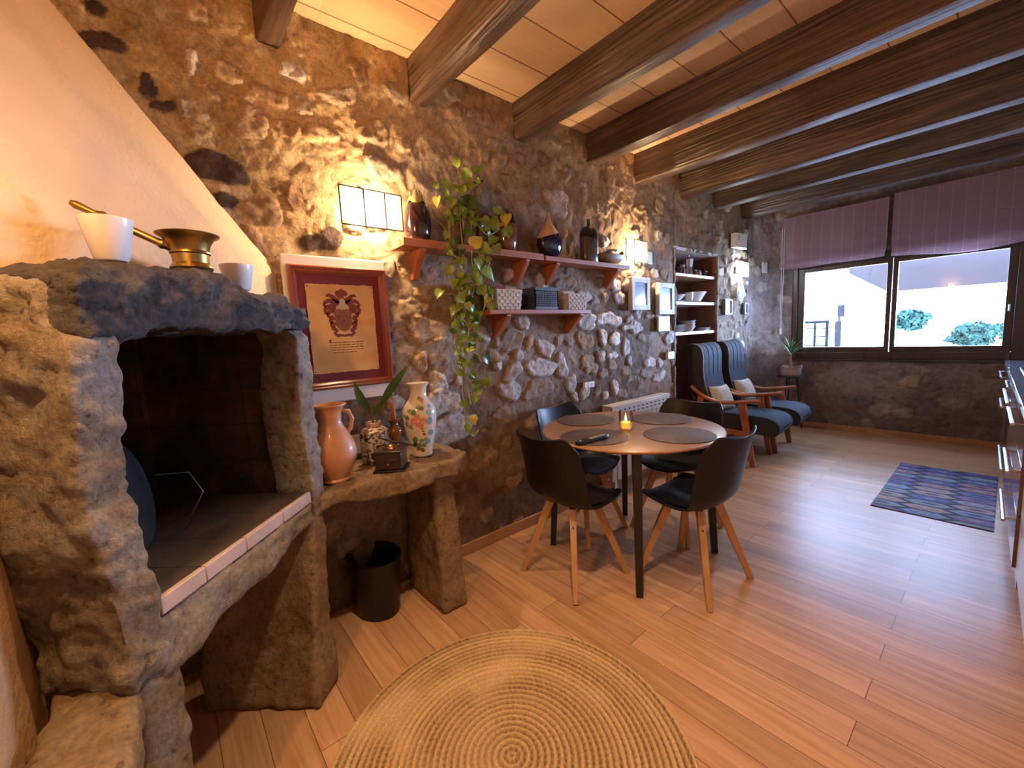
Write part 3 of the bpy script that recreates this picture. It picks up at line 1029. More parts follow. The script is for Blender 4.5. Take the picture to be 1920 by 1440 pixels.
# ------------------------------------------------------------------ ceiling beams
BEAM = [(0.45, 0.545, 2.650, 'short end of a dark ceiling beam at the upper left, nearest the chimney hood'),
        (1.156, 1.255, 2.615, 'dark carved ceiling beam ending on the wall above the framed coat of arms and the aubergine vase'),
        (1.885, 1.995, 2.612, 'dark ceiling beam ending on the wall just right of the hanging vine'),
        (2.605, 2.725, 2.614, 'dark ceiling beam ending above the black bottle vase'),
        (3.243, 3.365, 2.588, 'dark ceiling beam ending above the lit lamp at the right end of the shelf'),
        (4.005, 4.130, 2.594, 'dark ceiling beam ending above the shelf niche'),
        (4.705, 4.840, 2.610, 'dark ceiling beam ending just past the shelf niche, second from the window blinds'),
        (5.430, 5.580, 2.610, 'last dark ceiling beam, beside the window blinds')]
for i, (ya, yb, zb, lab) in enumerate(BEAM):
    r = random.Random(i)
    P = []
    nx = 60
    for k in range(nx + 1):
        x = -0.055 + (2.9 + 0.055) * k / nx
        w = [noise.noise(Vector((x * 1.7, i * 5.1, s * 3.3))) * 0.007 for s in range(4)]
        c = 0.012
        P.append([(x, ya + w[0], 2.84), (x, ya + w[0], zb + c), (x, ya + c + w[0], zb + w[1]), (x, yb - c + w[2], zb + w[1]), (x, yb + w[2], zb + c + w[1]), (x, yb + w[2], 2.84)])
    mb = MB().grid(P, True)
    mb.f.append(tuple(range(6)))
    mb.f.append(tuple(nx * 6 + q for q in range(6)))
    mb.mi += [0, 0]
    # each beam gets its own stretch of grain through its own origin
    o = mb.build('ceiling_beam', 'beam', angle=50)
    o.data.transform(Matrix.Translation((0, -(ya + 0.9 * i), -zb)))
    o.location = (0, ya + 0.9 * i, zb)
    tag(o, lab, 'beam', 'ceiling beams')

# ------------------------------------------------------------------ window, blinds
w = tag(struct(thing('window_1', 'wide two-light window in dark brown frames with daylight behind', 'window', (0, 6.32, 0))), None)
xl, xr, zb, zt = 0.30, 2.30, 0.88, 2.10
gl, gr, gb, gt = 0.425, 2.092, 1.022, 1.96
mb = MB().box(xl, gl - 0.07, 0, 0.10, zb, zt).box(gr + 0.06, xr, 0, 0.10, zb, zt).box(gl - 0.07, gr + 0.06, 0, 0.10, zb, gb - 0.06).box(gl - 0.07, gr + 0.06, 0, 0.10, gt + 0.05, zt)
mb.build('window_frame', 'frame_brown', w, bevel=0.006)
for a, b in ((gl - 0.07, 1.252), (1.258, gr + 0.06)):
    s = MB()
    ga = gl if a < 1 else 1.302
    gbx = 1.209 if a < 1 else gr
    s.box(a, ga, 0.025, 0.075, gb - 0.06, gt + 0.05).box(gbx, b, 0.025, 0.075, gb - 0.06, gt + 0.05).box(ga, gbx, 0.025, 0.075, gb - 0.06, gb).box(ga, gbx, 0.025, 0.075, gt, gt + 0.05)
    so = s.build('window_sash', 'frame_brown', w, bevel=0.004)
    MB().box(ga - 0.005, gbx + 0.005, 0.046, 0.050, gb - 0.005, gt + 0.005).build('pane', 'pane', so)
MB().tube([(2.12, 0.02, 1.42), (2.12, -0.01, 1.42), (2.12, -0.015, 1.36)], 0.008).build('window_handle', 'steel', w)
MB().box(xl, xr, -0.03, 0.10, zb - 0.025, zb).build('window_sill', 'frame_brown', w, bevel=0.004)

def roman_blind(x0, x1, zt, zb, lab, seed, cord):
    t = thing('roman_blind', lab, 'blind', (x0, 6.225, zt), 0, 'striped roman blinds over the window')
    W = x1 - x0
    P = []
    nu, nv = 70, 46
    H = zt - zb
    for j in range(nv + 1):
        v = j / nv
        row = []
        for i in range(nu + 1):
            u = i / nu
            # pulled up: the lower hem gathers in soft horizontal folds
            s = max(0.0, (v - 0.62) / 0.38)
            y = -0.018 * math.sin(v * 3.0) - s * (0.03 + 0.028 * math.sin(s * 9.0 + 0.8 * math.sin(u * 5 + seed)))
            y += 0.010 * noise.noise(Vector((u * 4 + seed, v * 3, 0))) * (0.3 + v)
            sag = 0.05 * s * (math.sin(u * PI) - 0.5) + 0.02 * s * math.sin(u * 7 + seed)
            x = u * W + 0.02 * s * (0.5 - u)
            row.append((x, y, -v * H - sag * 0.6))
        P.append(row)
    MB().grid(P).build('blind_cloth', 'blind', t, angle=80)
    MB().tube([(0, 0, 0), (W, 0, 0)], 0.012, 10).build('head_rail', 'blind', t)
    if cord:
        for dx in (0.0, 0.022):
            MB().tube([(0.03 + dx, -0.035, -0.12), (0.035 + dx, -0.045, -0.62), (0.032 + dx * 0.6, -0.045, -1.36)], 0.0028, 6).build('pull_cord', 'white_plastic', t)
        MB().lathe([(0.006, 0), (0.013, 0.006), (0.014, 0.07), (0.005, 0.085)], 10, (0.038, -0.045, -1.45)).build('cord_weight', 'white_plastic', t)


roman_blind(0.175, 1.212, 2.645, 2.02, 'raised mauve striped roman blind on the left half of the window, with a pull cord', 1.0, True)
roman_blind(1.248, 2.36, 2.668, 1.985, 'raised mauve striped roman blind on the right half of the window', 4.2, False)

# ------------------------------------------------------------------ terrace seen through the window
struct(MB().box(-9, 12, 6.6, 34, -0.35, -0.12).build('terrace_floor', 'ground'))
t = thing('terrace_roof', 'sloping boarded terrace roof seen through the right half of the window', 'roof', (0, 9.3, 0))
def roofz(y):
    return 2.44 - (y - 9.3) * 0.058
for a, b in ((9.3, 16.0),):
    MB().hexa([(-0.15, a - 9.3, roofz(a)), (5.5, a - 9.3, roofz(a)), (5.5, b - 9.3, roofz(b)), (-0.15, b - 9.3, roofz(b)), (-0.15, a - 9.3, roofz(a) + .06), (5.5, a - 9.3, roofz(a) + .06), (5.5, b - 9.3, roofz(b) + .06), (-0.15, b - 9.3, roofz(b) + .06)]).build('roof_boarding', 'terrace_roof', t)
MB().box(-0.2, 5.5, 6.6, 6.75, roofz(16) - 0.07, roofz(16) + 0.02).build('eaves_beam', 'white_paint', t)
MB().box(-0.4, 5.5, -0.62, -0.56, 2.50, 2.56).build('tie_rail', 'terrace_roof', t)

# ------------------------------------------------------------------ corner fireplace (local: x along the front, y out into the room)
FP = (0.5, 0.355, 0.0)
FRZ = math.atan2(-0.678, 0.735)
fp = thing('fireplace', 'corner fireplace of rough grey stone slabs under a cream plaster hood', 'fireplace', FP, FRZ)


def jam_warp(p):
    back = 0.05 * min(1.0, max(0.0, (p.z - 1.39) / 0.04)) * max(0.0, 1 + p.y / 0.22)
    return (p.x + 0.008 * math.sin(p.z * 7.0), p.y + 0.006 * math.sin(p.z * 9 + 1) - back, p.z)


MB().rock(0.622, 0.720, -0.22, 0.0, 0.66, 1.512, 0.009, 0.0125, 14, 3, 0.014, jam_warp).build('left_jamb', 'rock', fp, angle=60)
MB().rock(-0.118, -0.022, -0.15, 0.0, 0.70, 1.45, 0.010, 0.008, 16, 4, 0.018, jam_warp).build('right_jamb', 'rock', fp, angle=60)


def lintel_warp(p):
    u = p.x
    top = 1.508 + 0.048 * math.exp(-((u - 0.42) / 0.25) ** 2) + 0.01 * math.sin(u * 23)
    bot = 1.412 - 0.035 * max(0.0, (u - 0.53) / 0.19) + 0.006 * math.sin(u * 31) + 0.02 * max(0.0, (0.53 - u)) * 0.1
    k = (p.z - 1.40) / 0.16
    z = bot + (top - bot) * k
    y = p.y + (0.012 * math.sin(u * 9) if p.y > -0.1 else 0.0) - 0.02 * max(0, k - 0.6)
    return (u, y, z)


MB().rock(-0.125, 0.700, -0.30, 0.016, 1.40, 1.56, 0.009, 0.016, 17, 7, 0.016, lintel_warp).build('lintel', 'rock_dark', fp, angle=60)


def sill_warp(p):
    u = p.x
    bot = 0.690 - 0.055 * min(1.0, max(0.0, (u - 0.08) / 0.45)) + 0.008 * math.sin(u * 19)
    k = (p.z - 0.64) / 0.13
    return (u, p.y, bot + (0.772 - bot) * k)


MB().rock(-0.03, 0.645, -0.16, 0.0, 0.64, 0.77, 0.0125, 0.009, 12, 9, 0.02, sill_warp).build('hearth_sill', 'rock', fp, angle=60)
mb = MB()
for a, b in ((-0.018, 0.155), (0.157, 0.335), (0.337, 0.485), (0.487, 0.615)):
    mb.box(a, b, -0.02, -0.004, 0.774, 0.815)
mb.build('hearth_tile_edge', 'tile_edge', fp, bevel=0.003)
mb = MB()
for i, (a, b) in enumerate(((-0.018, 0.155), (0.157, 0.335), (0.337, 0.485), (0.487, 0.615))):
    for c, d in ((-0.165, -0.021), (-0.31, -0.167), (-0.55, -0.312)):
        mb.box(a, min(b, 0.60), d if False else c, d, 0.77, 0.815)
mb.build('hearth_floor', 'hearth_tile', fp, bevel=0.002)


def legl_warp(p):
    return (p.x + 0.02 * (0.66 - p.z) * 0.6, p.y, p.z)


MB().rock(0.583, 0.692, -0.26, -0.006, 0.0, 0.665, 0.016, 0.012, 9, 12, 0.02, legl_warp).build('left_leg', 'rock', fp, angle=60)


def legr_warp(p):
    k = (0.69 - p.z) / 0.69
    return (p.x + 0.075 * k * (1 if p.x > -0.04 else 0.35), p.y, p.z)


MB().rock(-0.095, 0.010, -0.46, 0.0, 0.0, 0.72, 0.0155, 0.010, 9, 14, 0.022, legr_warp).build('right_leg', 'rock_brown', fp, angle=60)
# firebox walls
fb = [(-0.028, -0.13), (-0.028, -0.60), (0.07, -0.735), (0.60, -0.285), (0.60, -0.10)]
P = [[(x, y, z) for x, y in fb] for z in (0.70, 0.815, 1.1, 1.40, 1.50)]
mb = MB().grid(P)
mb.add([(x, y, 1.50) for x, y in fb], [(0, 1, 2, 3, 4)])
mb.build('firebox', 'soot_shade', fp, smooth=False)
# hood: a low upright band, then a slope up into the corner of the room
uA, vA = -0.414, 0.289
inv = Matrix.Rotation(-FRZ, 4, 'Z') @ Matrix.Translation((-FP[0], -FP[1], 0))


def loc_fp(x, y, z):
    return inv @ Vector((x, y, z))


A0, B0 = loc_fp(0.006, 0.424, 1.50), loc_fp(0.763, -0.276, 1.50)
A1, B1 = A0.copy(), B0.copy()
A1.z, B1.z = 1.700, 1.715
apex = loc_fp(0.004, -0.275, 2.72)
cor = loc_fp(0.004, -0.275, 1.50)
P0, P1, PS = [], [], []
nn = 40
rows = []
for j in range(5):
    k = j / 4
    rows.append([tuple((A0.lerp(B0, i / nn)).lerp(A1.lerp(B1, i / nn), k)) for i in range(nn + 1)])
for j in range(1, 41):
    k = j / 40
    row = []
    for i in range(nn + 1):
        p = A1.lerp(B1, i / nn).lerp(apex, k)
        d = 0.006 * noise.noise(Vector(p) * 4.0)
        row.append((p.x, p.y + d, p.z))
    rows.append(row)
MB().grid(rows).build('hood', 'plaster', fp, angle=30)

# stone bench to the right of the fireplace
bn = thing('stone_bench', 'rough brown stone bench slab beside the fireplace, holding the vases', 'bench', (0.0, 0.75, 0.0))


def slab_warp(p):
    x = p.x
    if x > 0.2:
        x += 0.018 * math.sin(p.y * 11 + 0.5) + 0.012 * math.sin(p.y * 27) - 0.05 * max(0.0, (p.y - 0.22) / 0.17) ** 2
    z = p.z
    if z < 0.75:
        z += 0.012 * math.sin(p.y * 15) + 0.02 * max(0.0, p.y - 0.2)
    return (x, p.y, z)


MB().rock(0.045, 0.465, -0.355, 0.385, 0.700, 0.782, 0.0125, 0.010, 11, 21, 0.016, slab_warp).build('slab', 'rock_brown', bn, angle=60)


def bleg_warp(p):
    k = (0.70 - p.z) / 0.7
    return (p.x + 0.05 * (k - 0.5) * (1 if p.x > 0.2 else 0), p.y + 0.02 * k * (1 if p.y > 0.24 else -1), p.z)


MB().rock(0.05, 0.405, 0.185, 0.295, 0.0, 0.735, 0.014, 0.008, 9, 24, 0.02, bleg_warp).build('leg', 'rock_brown', bn, angle=60)

# stone ledge along the back wall
lb = thing('stone_ledge', 'low stone ledge along the ochre wall at the lower left edge of the photo', 'bench', (1.2, -0.2, 0.0))
MB().rock(-0.36, 0.55, -0.060, 0.085, 0.585, 0.672, 0.0145, 0.010, 9, 31, 0.02).build('slab', 'rock_brown', lb, angle=60)
MB().rock(0.22, 0.36, -0.055, 0.06, 0.0, 0.61, 0.02, 0.010, 9, 33, 0.02).build('leg', 'rock_brown', lb, angle=60)

# ------------------------------------------------------------------ things on the mantel
def mantel(u, v, z):
    p = Matrix.Rotation(FRZ, 4, 'Z') @ Vector((u, -v, 0)) + Vector(FP)
    return (p.x, p.y, z)


def cup(loc, r0, r1, h, lab):
    o = MB().lathe([(0.0, 0.0), (r0 - 0.004, 0), (r0, 0.004), (r1, h - 0.002), (r1 - 0.002, h), (r1 - 0.006, h - 0.003), (r0 - 0.006, 0.008), (0.0, 0.006)], 40, cap=False).build('flower_pot', 'white_ceramic', loc=loc)
    return tag(o, lab, 'pot', 'white pots on the mantel')


cup(mantel(0.525, 0.085, 1.566), 0.030, 0.047, 0.092, 'white tapered pot at the left end of the fireplace mantel, left of the brass mortar')
cup(mantel(0.115, 0.09, 1.545), 0.034, 0.047, 0.080, 'white tapered pot at the right end of the mantel, behind the brass mortar')

mo = thing('brass_mortar', 'old brass mortar with a flared rim on the fireplace mantel', 'mortar', mantel(0.325, 0.065, 1.575))
MB().lathe([(0, 0), (0.046, 0), (0.049, 0.005), (0.046, 0.012), (0.041, 0.018), (0.042, 0.040), (0.0455, 0.043), (0.0455, 0.047), (0.043, 0.050), (0.048, 0.068), (0.057, 0.082), (0.070, 0.090), (0.071, 0.093), (0.068, 0.094), (0.052, 0.084), (0.036, 0.06), (0.030, 0.018), (0, 0.014)], 48, cap=False).build('bowl', 'brass', mo)
pe = thing('brass_pestle', 'brass pestle leaning out of the mortar on the mantel', 'pestle', mantel(0.325, 0.065, 1.575))
pts = [(0.008, -0.004, 0.03), (-0.030, 0.012, 0.075), (-0.068, 0.028, 0.104)]
dirv = Vector((0.70, -0.62, 0)).normalized()       # towards the left of the frame
q0 = Vector((0.004, 0.016, 0.028))
q1 = Vector((-0.015, -0.215, 0.148))
ax = (q1 - q0)


def along(t):
    return tuple(q0 + ax * t)


MB().tube([along(t) for t in (0, 0.03, 0.28, 0.30, 0.32, 0.34, 0.74, 0.76, 0.78, 0.80, 0.84, 0.96, 1.0)], [0.012, 0.014, 0.010, 0.013, 0.013, 0.0095, 0.0095, 0.012, 0.014, 0.011, 0.007, 0.010, 0.006], 16).build('shaft', 'brass', pe)

# round lid standing inside the firebox
ld = thing('metal_lid', 'round grey metal lid standing inside the dark firebox behind the left jamb', 'lid', mantel(0.405, 0.26, 0.817), FRZ)
prof = [(0.0, 0.012), (0.08, 0.011), (0.145, 0.004), (0.152, 0.0), (0.155, 0.003), (0.148, 0.009), (0.08, 0.016), (0, 0.017)]
o = MB().lathe(prof, 48, cap=False).build('disc', 'steel', ld)
nl = Vector((-0.50, 0.85, 0.16)).normalized()
o.rotation_euler = nl.to_track_quat('Z', 'Y').to_euler()
o.location = (0, -0.01, 0.156)
MB().tube([(-0.08, 0.0, 0.19), (-0.16, 0.03, 0.17), (-0.18, 0.05, 0.10), (-0.13, 0.05, 0.05), (-0.09, 0.02, 0.02)], 0.002, 6).build('cord', 'wire', ld)

# ------------------------------------------------------------------ things on the bench (top at 0.784)
BT = 0.786
jg = thing('clay_jug', 'orange clay jug with one handle on the stone bench, against the fireplace jamb', 'jug', (0.325, 0.505, BT))
MB().lathe([(0, 0), (0.058, 0), (0.060, 0.006), (0.055, 0.014), (0.074, 0.050), (0.091, 0.092), (0.094, 0.118), (0.086, 0.155), (0.066, 0.198), (0.050, 0.228), (0.043, 0.252), (0.045, 0.285), (0.055, 0.310), (0.066, 0.319), (0.066, 0.324), (0.060, 0.324), (0.048, 0.31), (0.038, 0.28), (0.038, 0.25), (0, 0.22)], 48, cap=False).build('body', 'terracotta', jg)
hd = Vector((0.28, 0.96, 0)).normalized()
pts = [hd * 0.042 + Vector((0, 0, 0.292)), hd * 0.072 + Vector((0, 0, 0.288)), hd * 0.084 + Vector((0, 0, 0.255)), hd * 0.076 + Vector((0, 0, 0.215)), hd * 0.060 + Vector((0, 0, 0.195))]
MB().tube(pts, [0.008, 0.009, 0.009, 0.009, 0.008], 10).build('handle', 'terracotta', jg)

# blue and white ginger jar with three broad leaves
def mat_willow(name):
    m, nt, p = new_mat(name)
    v = coords(nt)
    f = noise_tex(nt, v, 34, 4, 0.6, 1.2)
    c = ramp(nt, f, [(0.46, (0.56, 0.48, 0.38)), (0.52, (0.035, 0.035, 0.06))])
    sp = N(nt, 'ShaderNodeSeparateXYZ')
    nt.links.new(v, sp.inputs[0])
    band = ramp(nt, sp.outputs[2], [(0.0, (1, 1, 1)), (0.006, (1, 1, 1))])
    wv = noise_tex(nt, v, 90, 2)
    top = ramp(nt, wv, [(0.45, (0.60, 0.50, 0.38)), (0.55, (0.14, 0.11, 0.10))])
    k = math_n(nt, 'GREATER_THAN', sp.outputs[2], 0.148)
    c = mixc(nt, k, c, top)
    k2 = math_n(nt, 'GREATER_THAN', sp.outputs[2], 0.176)
    c = mixc(nt, k2, c, (0.50, 0.36, 0.24))
    nt.links.new(c, p.inputs['Base Color'])
    p.inputs['Roughness'].default_value = 0.15
    p.inputs['Coat Weight'].default_value = 0.5
    return m


M['willow'] = mat_willow('blue_white_glaze')
gj = thing('ginger_jar', 'blue and white patterned six-sided jar on the bench, holding a leafy cutting', 'jar', (0.205, 0.730, BT), 0.3)
MB().lathe([(0, 0), (0.058, 0), (0.062, 0.004), (0.066, 0.02), (0.068, 0.140), (0.064, 0.152), (0.050, 0.166), (0.036, 0.174), (0.034, 0.178), (0.037, 0.192), (0.036, 0.196), (0.031, 0.195), (0.030, 0.178), (0, 0.170)], 6, cap=False).build('body', 'willow', gj, angle=25, bevel=0.006)


def blade(base, tip, width, bend, mat, mb=None, n=10, up=(0, 0, 1), fold=0.25):
    """a pointed leaf from base to tip"""
    base, tip = Vector(base), Vector(tip)
    d = tip - base
    s = d.cross(Vector(up))
    s = s.normalized() if s.length > 1e-6 else Vector((1, 0, 0))
    nrm = s.cross(d).normalized()
    P = []
    for i in range(n + 1):
        t = i / n
        w = width * (math.sin(PI * min(1, t * 0.96 + 0.04)) ** 0.8) * (1.0 - 0.35 * t) + 0.0006
        c = base + d * t + nrm * (bend * math.sin(PI * t))
        P.append([tuple(c - s * w * 0.5 + nrm * w * fold * 0.5), tuple(c - s * w * .25 + nrm * w * fold * .18), tuple(c), tuple(c + s * w * .25 + nrm * w * fold * .18), tuple(c + s * w * 0.5 + nrm * w * fold * 0.5)])
    mb = mb or MB()
    mb.grid(P)
    return mb


# camera right on the floor plan, used to place things seen from the front
CR = Vector((0.64, 0.768, 0))
pl_ = thing('leafy_cutting', 'cutting with three broad dark green leaves standing in the ginger jar', 'plant', (0.205, 0.730, BT + 0.175))
def at(side, z, dep=0.0):
    return tuple(CR * side + Vector((0.768, -0.64, 0)) * dep + Vector((0, 0, z)))
for b, t, wd, bend in ((at(-0.010, 0.06), at(-0.068, 0.218, .02), 0.050, 0.012), (at(0.045, 0.10), at(0.205, 0.292, .03), 0.045, 0.022), (at(0.002, 0.05), at(0.052, 0.118, .01), 0.020, 0.006)):
    blade(b, t, wd, bend, None, up=(0.768, -0.64, 0.1)).build('leaf', 'leaf_dark', pl_, angle=80)
mb = MB().tube([at(0, -0.02), at(-0.004, 0.03), at(-0.010, 0.065)], 0.003, 6)
mb.tube([at(0.005, -0.02), at(0.03, 0.05), at(0.045, 0.105)], 0.002, 6)
mb.tube([at(0.002, -0.02), at(0.002, 0.055)], 0.0022, 6)
mb.build('stem', 'leaf_dark', pl_)

# hand coffee grinder
cg = thing('coffee_grinder', 'dark wooden box coffee grinder with an iron crank at the front of the bench', 'coffee grinder', (0.372, 0.735, BT), 0.88)
mb = MB().box(-0.068, 0.068, -0.062, 0.062, 0, 0.010)
mb.build('base', 'black_plastic', cg, bevel=0.003)
M['dark_walnut'] = wood('dark_walnut', (0.022, 0.011, 0.008), (0.045, 0.022, 0.014), 0.35, 0, 1, 0.3)
MB().box(-0.058, 0.058, -0.053, 0.053, 0.010, 0.086).build('box', 'dark_walnut', cg, bevel=0.002)
MB().box(-0.062, 0.062, -0.057, 0.057, 0.086, 0.095).build('lid', 'dark_walnut', cg, bevel=0.003)
d = MB().box(-0.04, 0.04, -0.0565, -0.052, 0.016, 0.058).build('drawer', 'dark_walnut', cg, bevel=0.001)
MB().sphere((0, -0.061, 0.037), 0.006, 12, 8).build('knob', 'brass', d)
MB().lathe([(0.030, 0), (0.031, 0.004), (0.024, 0.014), (0.010, 0.02), (0.0, 0.021)], 24, (0, 0, 0.095), cap=False).build('dome', 'brass', cg)
MB().tube([(0, 0, 0.11), (0, 0, 0.128), (-0.02, -0.01, 0.14)], 0.004, 8).tube([(-0.05, -0.005, 0.148), (0, 0, 0.128), (0.11, 0.02, 0.096)], 0.0042, 8).build('crank', 'black_metal', cg)
MB().lathe([(0.004, 0), (0.009, 0.004), (0.010, 0.014), (0.006, 0.022), (0.0, 0.023)], 16, (0.11, 0.02, 0.096), cap=False).build('crank_knob', 'black_metal', cg)

# amber candlestick with a stub of red candle
cs = thing('candlestick', 'amber brown waisted candlestick with a brick red candle, behind the coffee grinder', 'candlestick', (0.085, 0.885, BT))
MB().lathe([(0, 0), (0.034, 0), (0.034, 0.006), (0.018, 0.02), (0.014, 0.045), (0.028, 0.072), (0.038, 0.098), (0.034, 0.116), (0.020, 0.130), (0.018, 0.142), (0.034, 0.164), (0.036, 0.168), (0.030, 0.168), (0, 0.15)], 36, cap=False).build('holder', 'amber_glaze', cs)
MB().lathe([(0, 0.15), (0.0115, 0.15), (0.0115, 0.252), (0.009, 0.255), (0, 0.254)], 18, cap=False).build('candle', 'candle_red', cs)

# tall flowered porcelain vase
FV = (0.262, 0.945, BT)
def onv(side, z, r):
    """point on the vase surface: side = offset along the picture, r = local radius"""
    s = max(-0.98, min(0.98, side / r))
    n = Vector((0.768, -0.64, 0)) * math.sqrt(1 - s * s) * r + CR * (s * r)
    return (n.x, n.y, z)
def vr(z):
    return float(np.interp(z, [0, .05, .10, .155, .2, .232, .258, .278, .295], [.05, .058, .07, .08, .084, .081, .068, .05, .042]))


bl = []
G1, G2, PK, WINDOW_TINT, BR = (0.12, 0.22, 0.10), (0.20, 0.30, 0.16), (0.60, 0.22, 0.16), (0.16, 0.36, 0.46), (0.18, 0.09, 0.05)  # the blue stands for window light painted on the right side
rv = random.Random(4)
for s, z, r, c in ((-.045, .20, .016, G1), (-.052, .17, .015, G1), (-.03, .155, .016, G2), (-.01, .225, .017, G1), (.01, .25, .015, G2), (.03, .245, .014, G1), (-.035, .235, .012, G2),
                   (-.02, .09, .017, G1), (.0, .06, .018, G1), (.02, .085, .016, G2), (.035, .06, .014, G1), (-.01, .04, .012, BR), (.02, .035, .014, BR), (-.03, .06, .014, G1), (.045, .09, .013, G2),
                   (.06, .18, .022, WINDOW_TINT), (.066, .12, .02, WINDOW_TINT), (.06, .22, .018, WINDOW_TINT), (.055, .075, .018, WINDOW_TINT), (.066, .25, .014, WINDOW_TINT), (.04, .28, .012, PK), (.02, .29, .011, G2), (-.062, .21, .008, G1), (-.068, .24, .007, G1), (.03, .13, .007, BR), (.035, .115, .007, BR), (.028, .145, .007, BR)):
    bl.append((onv(s * vr(z) / .083, z, vr(z)), r, c))
for s, z, r in ((.012, .18, .030), (-.012, .185, .020), (.034, .182, .020), (.005, .205, .018), (.02, .158, .018)):
    bl.append((onv(s, z, vr(z)), r, PK))
for s, z, r in ((.010, .185, .011), (.028, .175, .008), (-.008, .178, .008)):
    bl.append((onv(s, z, vr(z)), r, (0.74, 0.42, 0.34)))
M['flower_vase'] = mat_blobs('painted_porcelain', (0.66, 0.60, 0.48), bl, 0.14, 0.6, 0.3, 55, 0.006)
fv = thing('flower_vase', 'tall cream porcelain vase painted with a pink peony, at the right end of the bench', 'vase', FV)
MB().lathe([(0, 0.002), (0.047, 0.002), (0.050, 0.0), (0.052, 0.006), (0.050, 0.014), (0.058, 0.05), (0.070, 0.10), (0.080, 0.155), (0.084, 0.200), (0.081, 0.232), (0.068, 0.258), (0.050, 0.278), (0.042, 0.295), (0.040, 0.32), (0.044, 0.342), (0.056, 0.358), (0.058, 0.362), (0.052, 0.362), (0.037, 0.335), (0.034, 0.30), (0, 0.28)], 56, cap=False).build('body', 'flower_vase', fv)

# black waste bin under the bench
wb = thing('waste_bin', 'black oval bin on the floor under the stone bench', 'bin', (0.13, 0.70, 0.0), 0.2)
MB().lathe([(0, 0.004), (0.115, 0.004), (0.12, 0.0), (0.125, 0.01), (0.150, 0.285), (0.154, 0.29), (0.154, 0.298), (0.147, 0.296), (0.120, 0.014), (0, 0.012)], 48, (0, 0, 0), 1.0, 0.8, cap=False).build('body', 'black_plastic', wb)

# ------------------------------------------------------------------ framed coat of arms on a white panel
pn = thing('wall_panel', 'plain white panel on the stone wall behind the framed coat of arms', 'panel', (0.0, 0.69, 1.42))
MB().box(0.012, 0.032, -0.245, 0.233, -0.345, 0.350).build('board', 'white_paint', pn, bevel=0.006)
pb = MB().box(0.012, 0.028, 0.53, 0.775, 0.795, 0.895).build('white_board', 'white_paint', bevel=0.004)
tag(pb, 'low white board on the wall behind the clay jug and ginger jar', 'board')
y0, y1, z0, z1 = 0.462, 0.918, 1.142, 1.722
pf = thing('picture_frame', 'red wooden frame with a burgundy mount and a parchment coat of arms', 'picture', (0.033, 0.69, 1.43))
mb = MB()
fw = 0.052
o0 = [(y0 - .69, z0 - 1.43), (y1 - .69, z0 - 1.43), (y1 - .69, z1 - 1.43), (y0 - .69, z1 - 1.43)]
prof = [(0.0, 0.0), (0.0, 0.022), (0.005, 0.028), (0.012, 0.028), (0.017, 0.022), (0.025, 0.024), (0.031, 0.018), (0.037, 0.010), (0.037, 0.0)]
ring = []
for off, hgt in prof:
    ring.append([(hgt, a + (off if a < 0 else -off), b + (off if b < 0 else -off)) for a, b in o0])
mb.grid(ring, True)
mb.build('frame', 'mahogany', pf, angle=25)
MB().box(0.0, 0.009, y0 - .69 + .034, y1 - .69 - .034, z0 - 1.43 + .034, z1 - 1.43 - .034).build('mount', 'burgundy', pf, smooth=False)
# parchment, with a slightly ragged edge
yc, zc, hw, hh = 0.69, 1.43, 0.158, 0.210
pts = []
rr = random.Random(8)
for (a0, b0), (a1, b1) in zip([(-1, -1), (1, -1), (1, 1), (-1, 1)], [(1, -1), (1, 1), (-1, 1), (-1, -1)]):
    for k in range(22):
        t = k / 22
        pts.append(((a0 + (a1 - a0) * t) * hw + rr.uniform(-.002, .002), (b0 + (b1 - b0) * t) * hh + rr.uniform(-.002, .002)))
pa = MB().prism(pts, 0.0095, 0.0115, 0).build('parchment', 'parchment', pf, smooth=False)
for a, b in ((-1, -1), (1, -1), (1, 1), (-1, 1)):
    MB().sphere((0.0125, a * (hw - .008), b * (hh - .010)), 0.0028, 8, 6).build('tack', 'wire', pa)


def flat(mb, poly, x0, x1):
    mb.prism([(p[0], p[1]) for p in poly], x0, x1, 0)


def sym(poly):
    return [(-a, b) for a, b in poly][::-1]


cz = 0.055
shield = [(-.040, .045), (-.02, .05), (0, .046), (.02, .05), (.040, .045), (.041, .0), (.036, -.03), (.022, -.05), (0, -.060), (-.022, -.05), (-.036, -.03), (-.041, .0)]
mb = MB()
flat(mb, [(a * 1.0, b + cz - .01) for a, b in shield], 0.0122, 0.0128)
mb.build('shield', 'crest_brown', pa, smooth=False)
mb = MB()
for a, b, r in ((-.018, .012, .009), (.016, .014, .008), (0, -.008, .010), (-.012, -.032, .007), (.018, -.024, .007)):
    flat(mb, [(a + r * math.cos(t * PI / 4 + .3) * (1 if t % 2 else .55), cz - .01 + b + r * math.sin(t * PI / 4 + .3) * (1 if t % 2 else .55)) for t in range(8)], 0.0129, 0.0132)
mb.build('charge', 'crest_red', pa, smooth=False)
mb = MB()
flat(mb, [(-.030, .055 + cz - .01), (-.012, .075 + cz - .01), (-.012, .092 + cz - .01), (0, .104 + cz - .01), (.014, .09 + cz - .01), (.016, .075 + cz - .01), (.034, .055 + cz - .01), (0.004, .046 + cz - .01)], 0.0122, 0.0130)
mb.build('helmet', 'crest_grey', pa, smooth=False)
mb = MB()
plume = [(-.010, .100), (-.030, .118), (-.026, .135), (-.010, .140), (0, .150), (.012, .141), (.028, .134), (.030, .118), (.012, .112), (.010, .098)]
flat(mb, [(a, b + cz - .012) for a, b in plume], 0.0121, 0.0125)
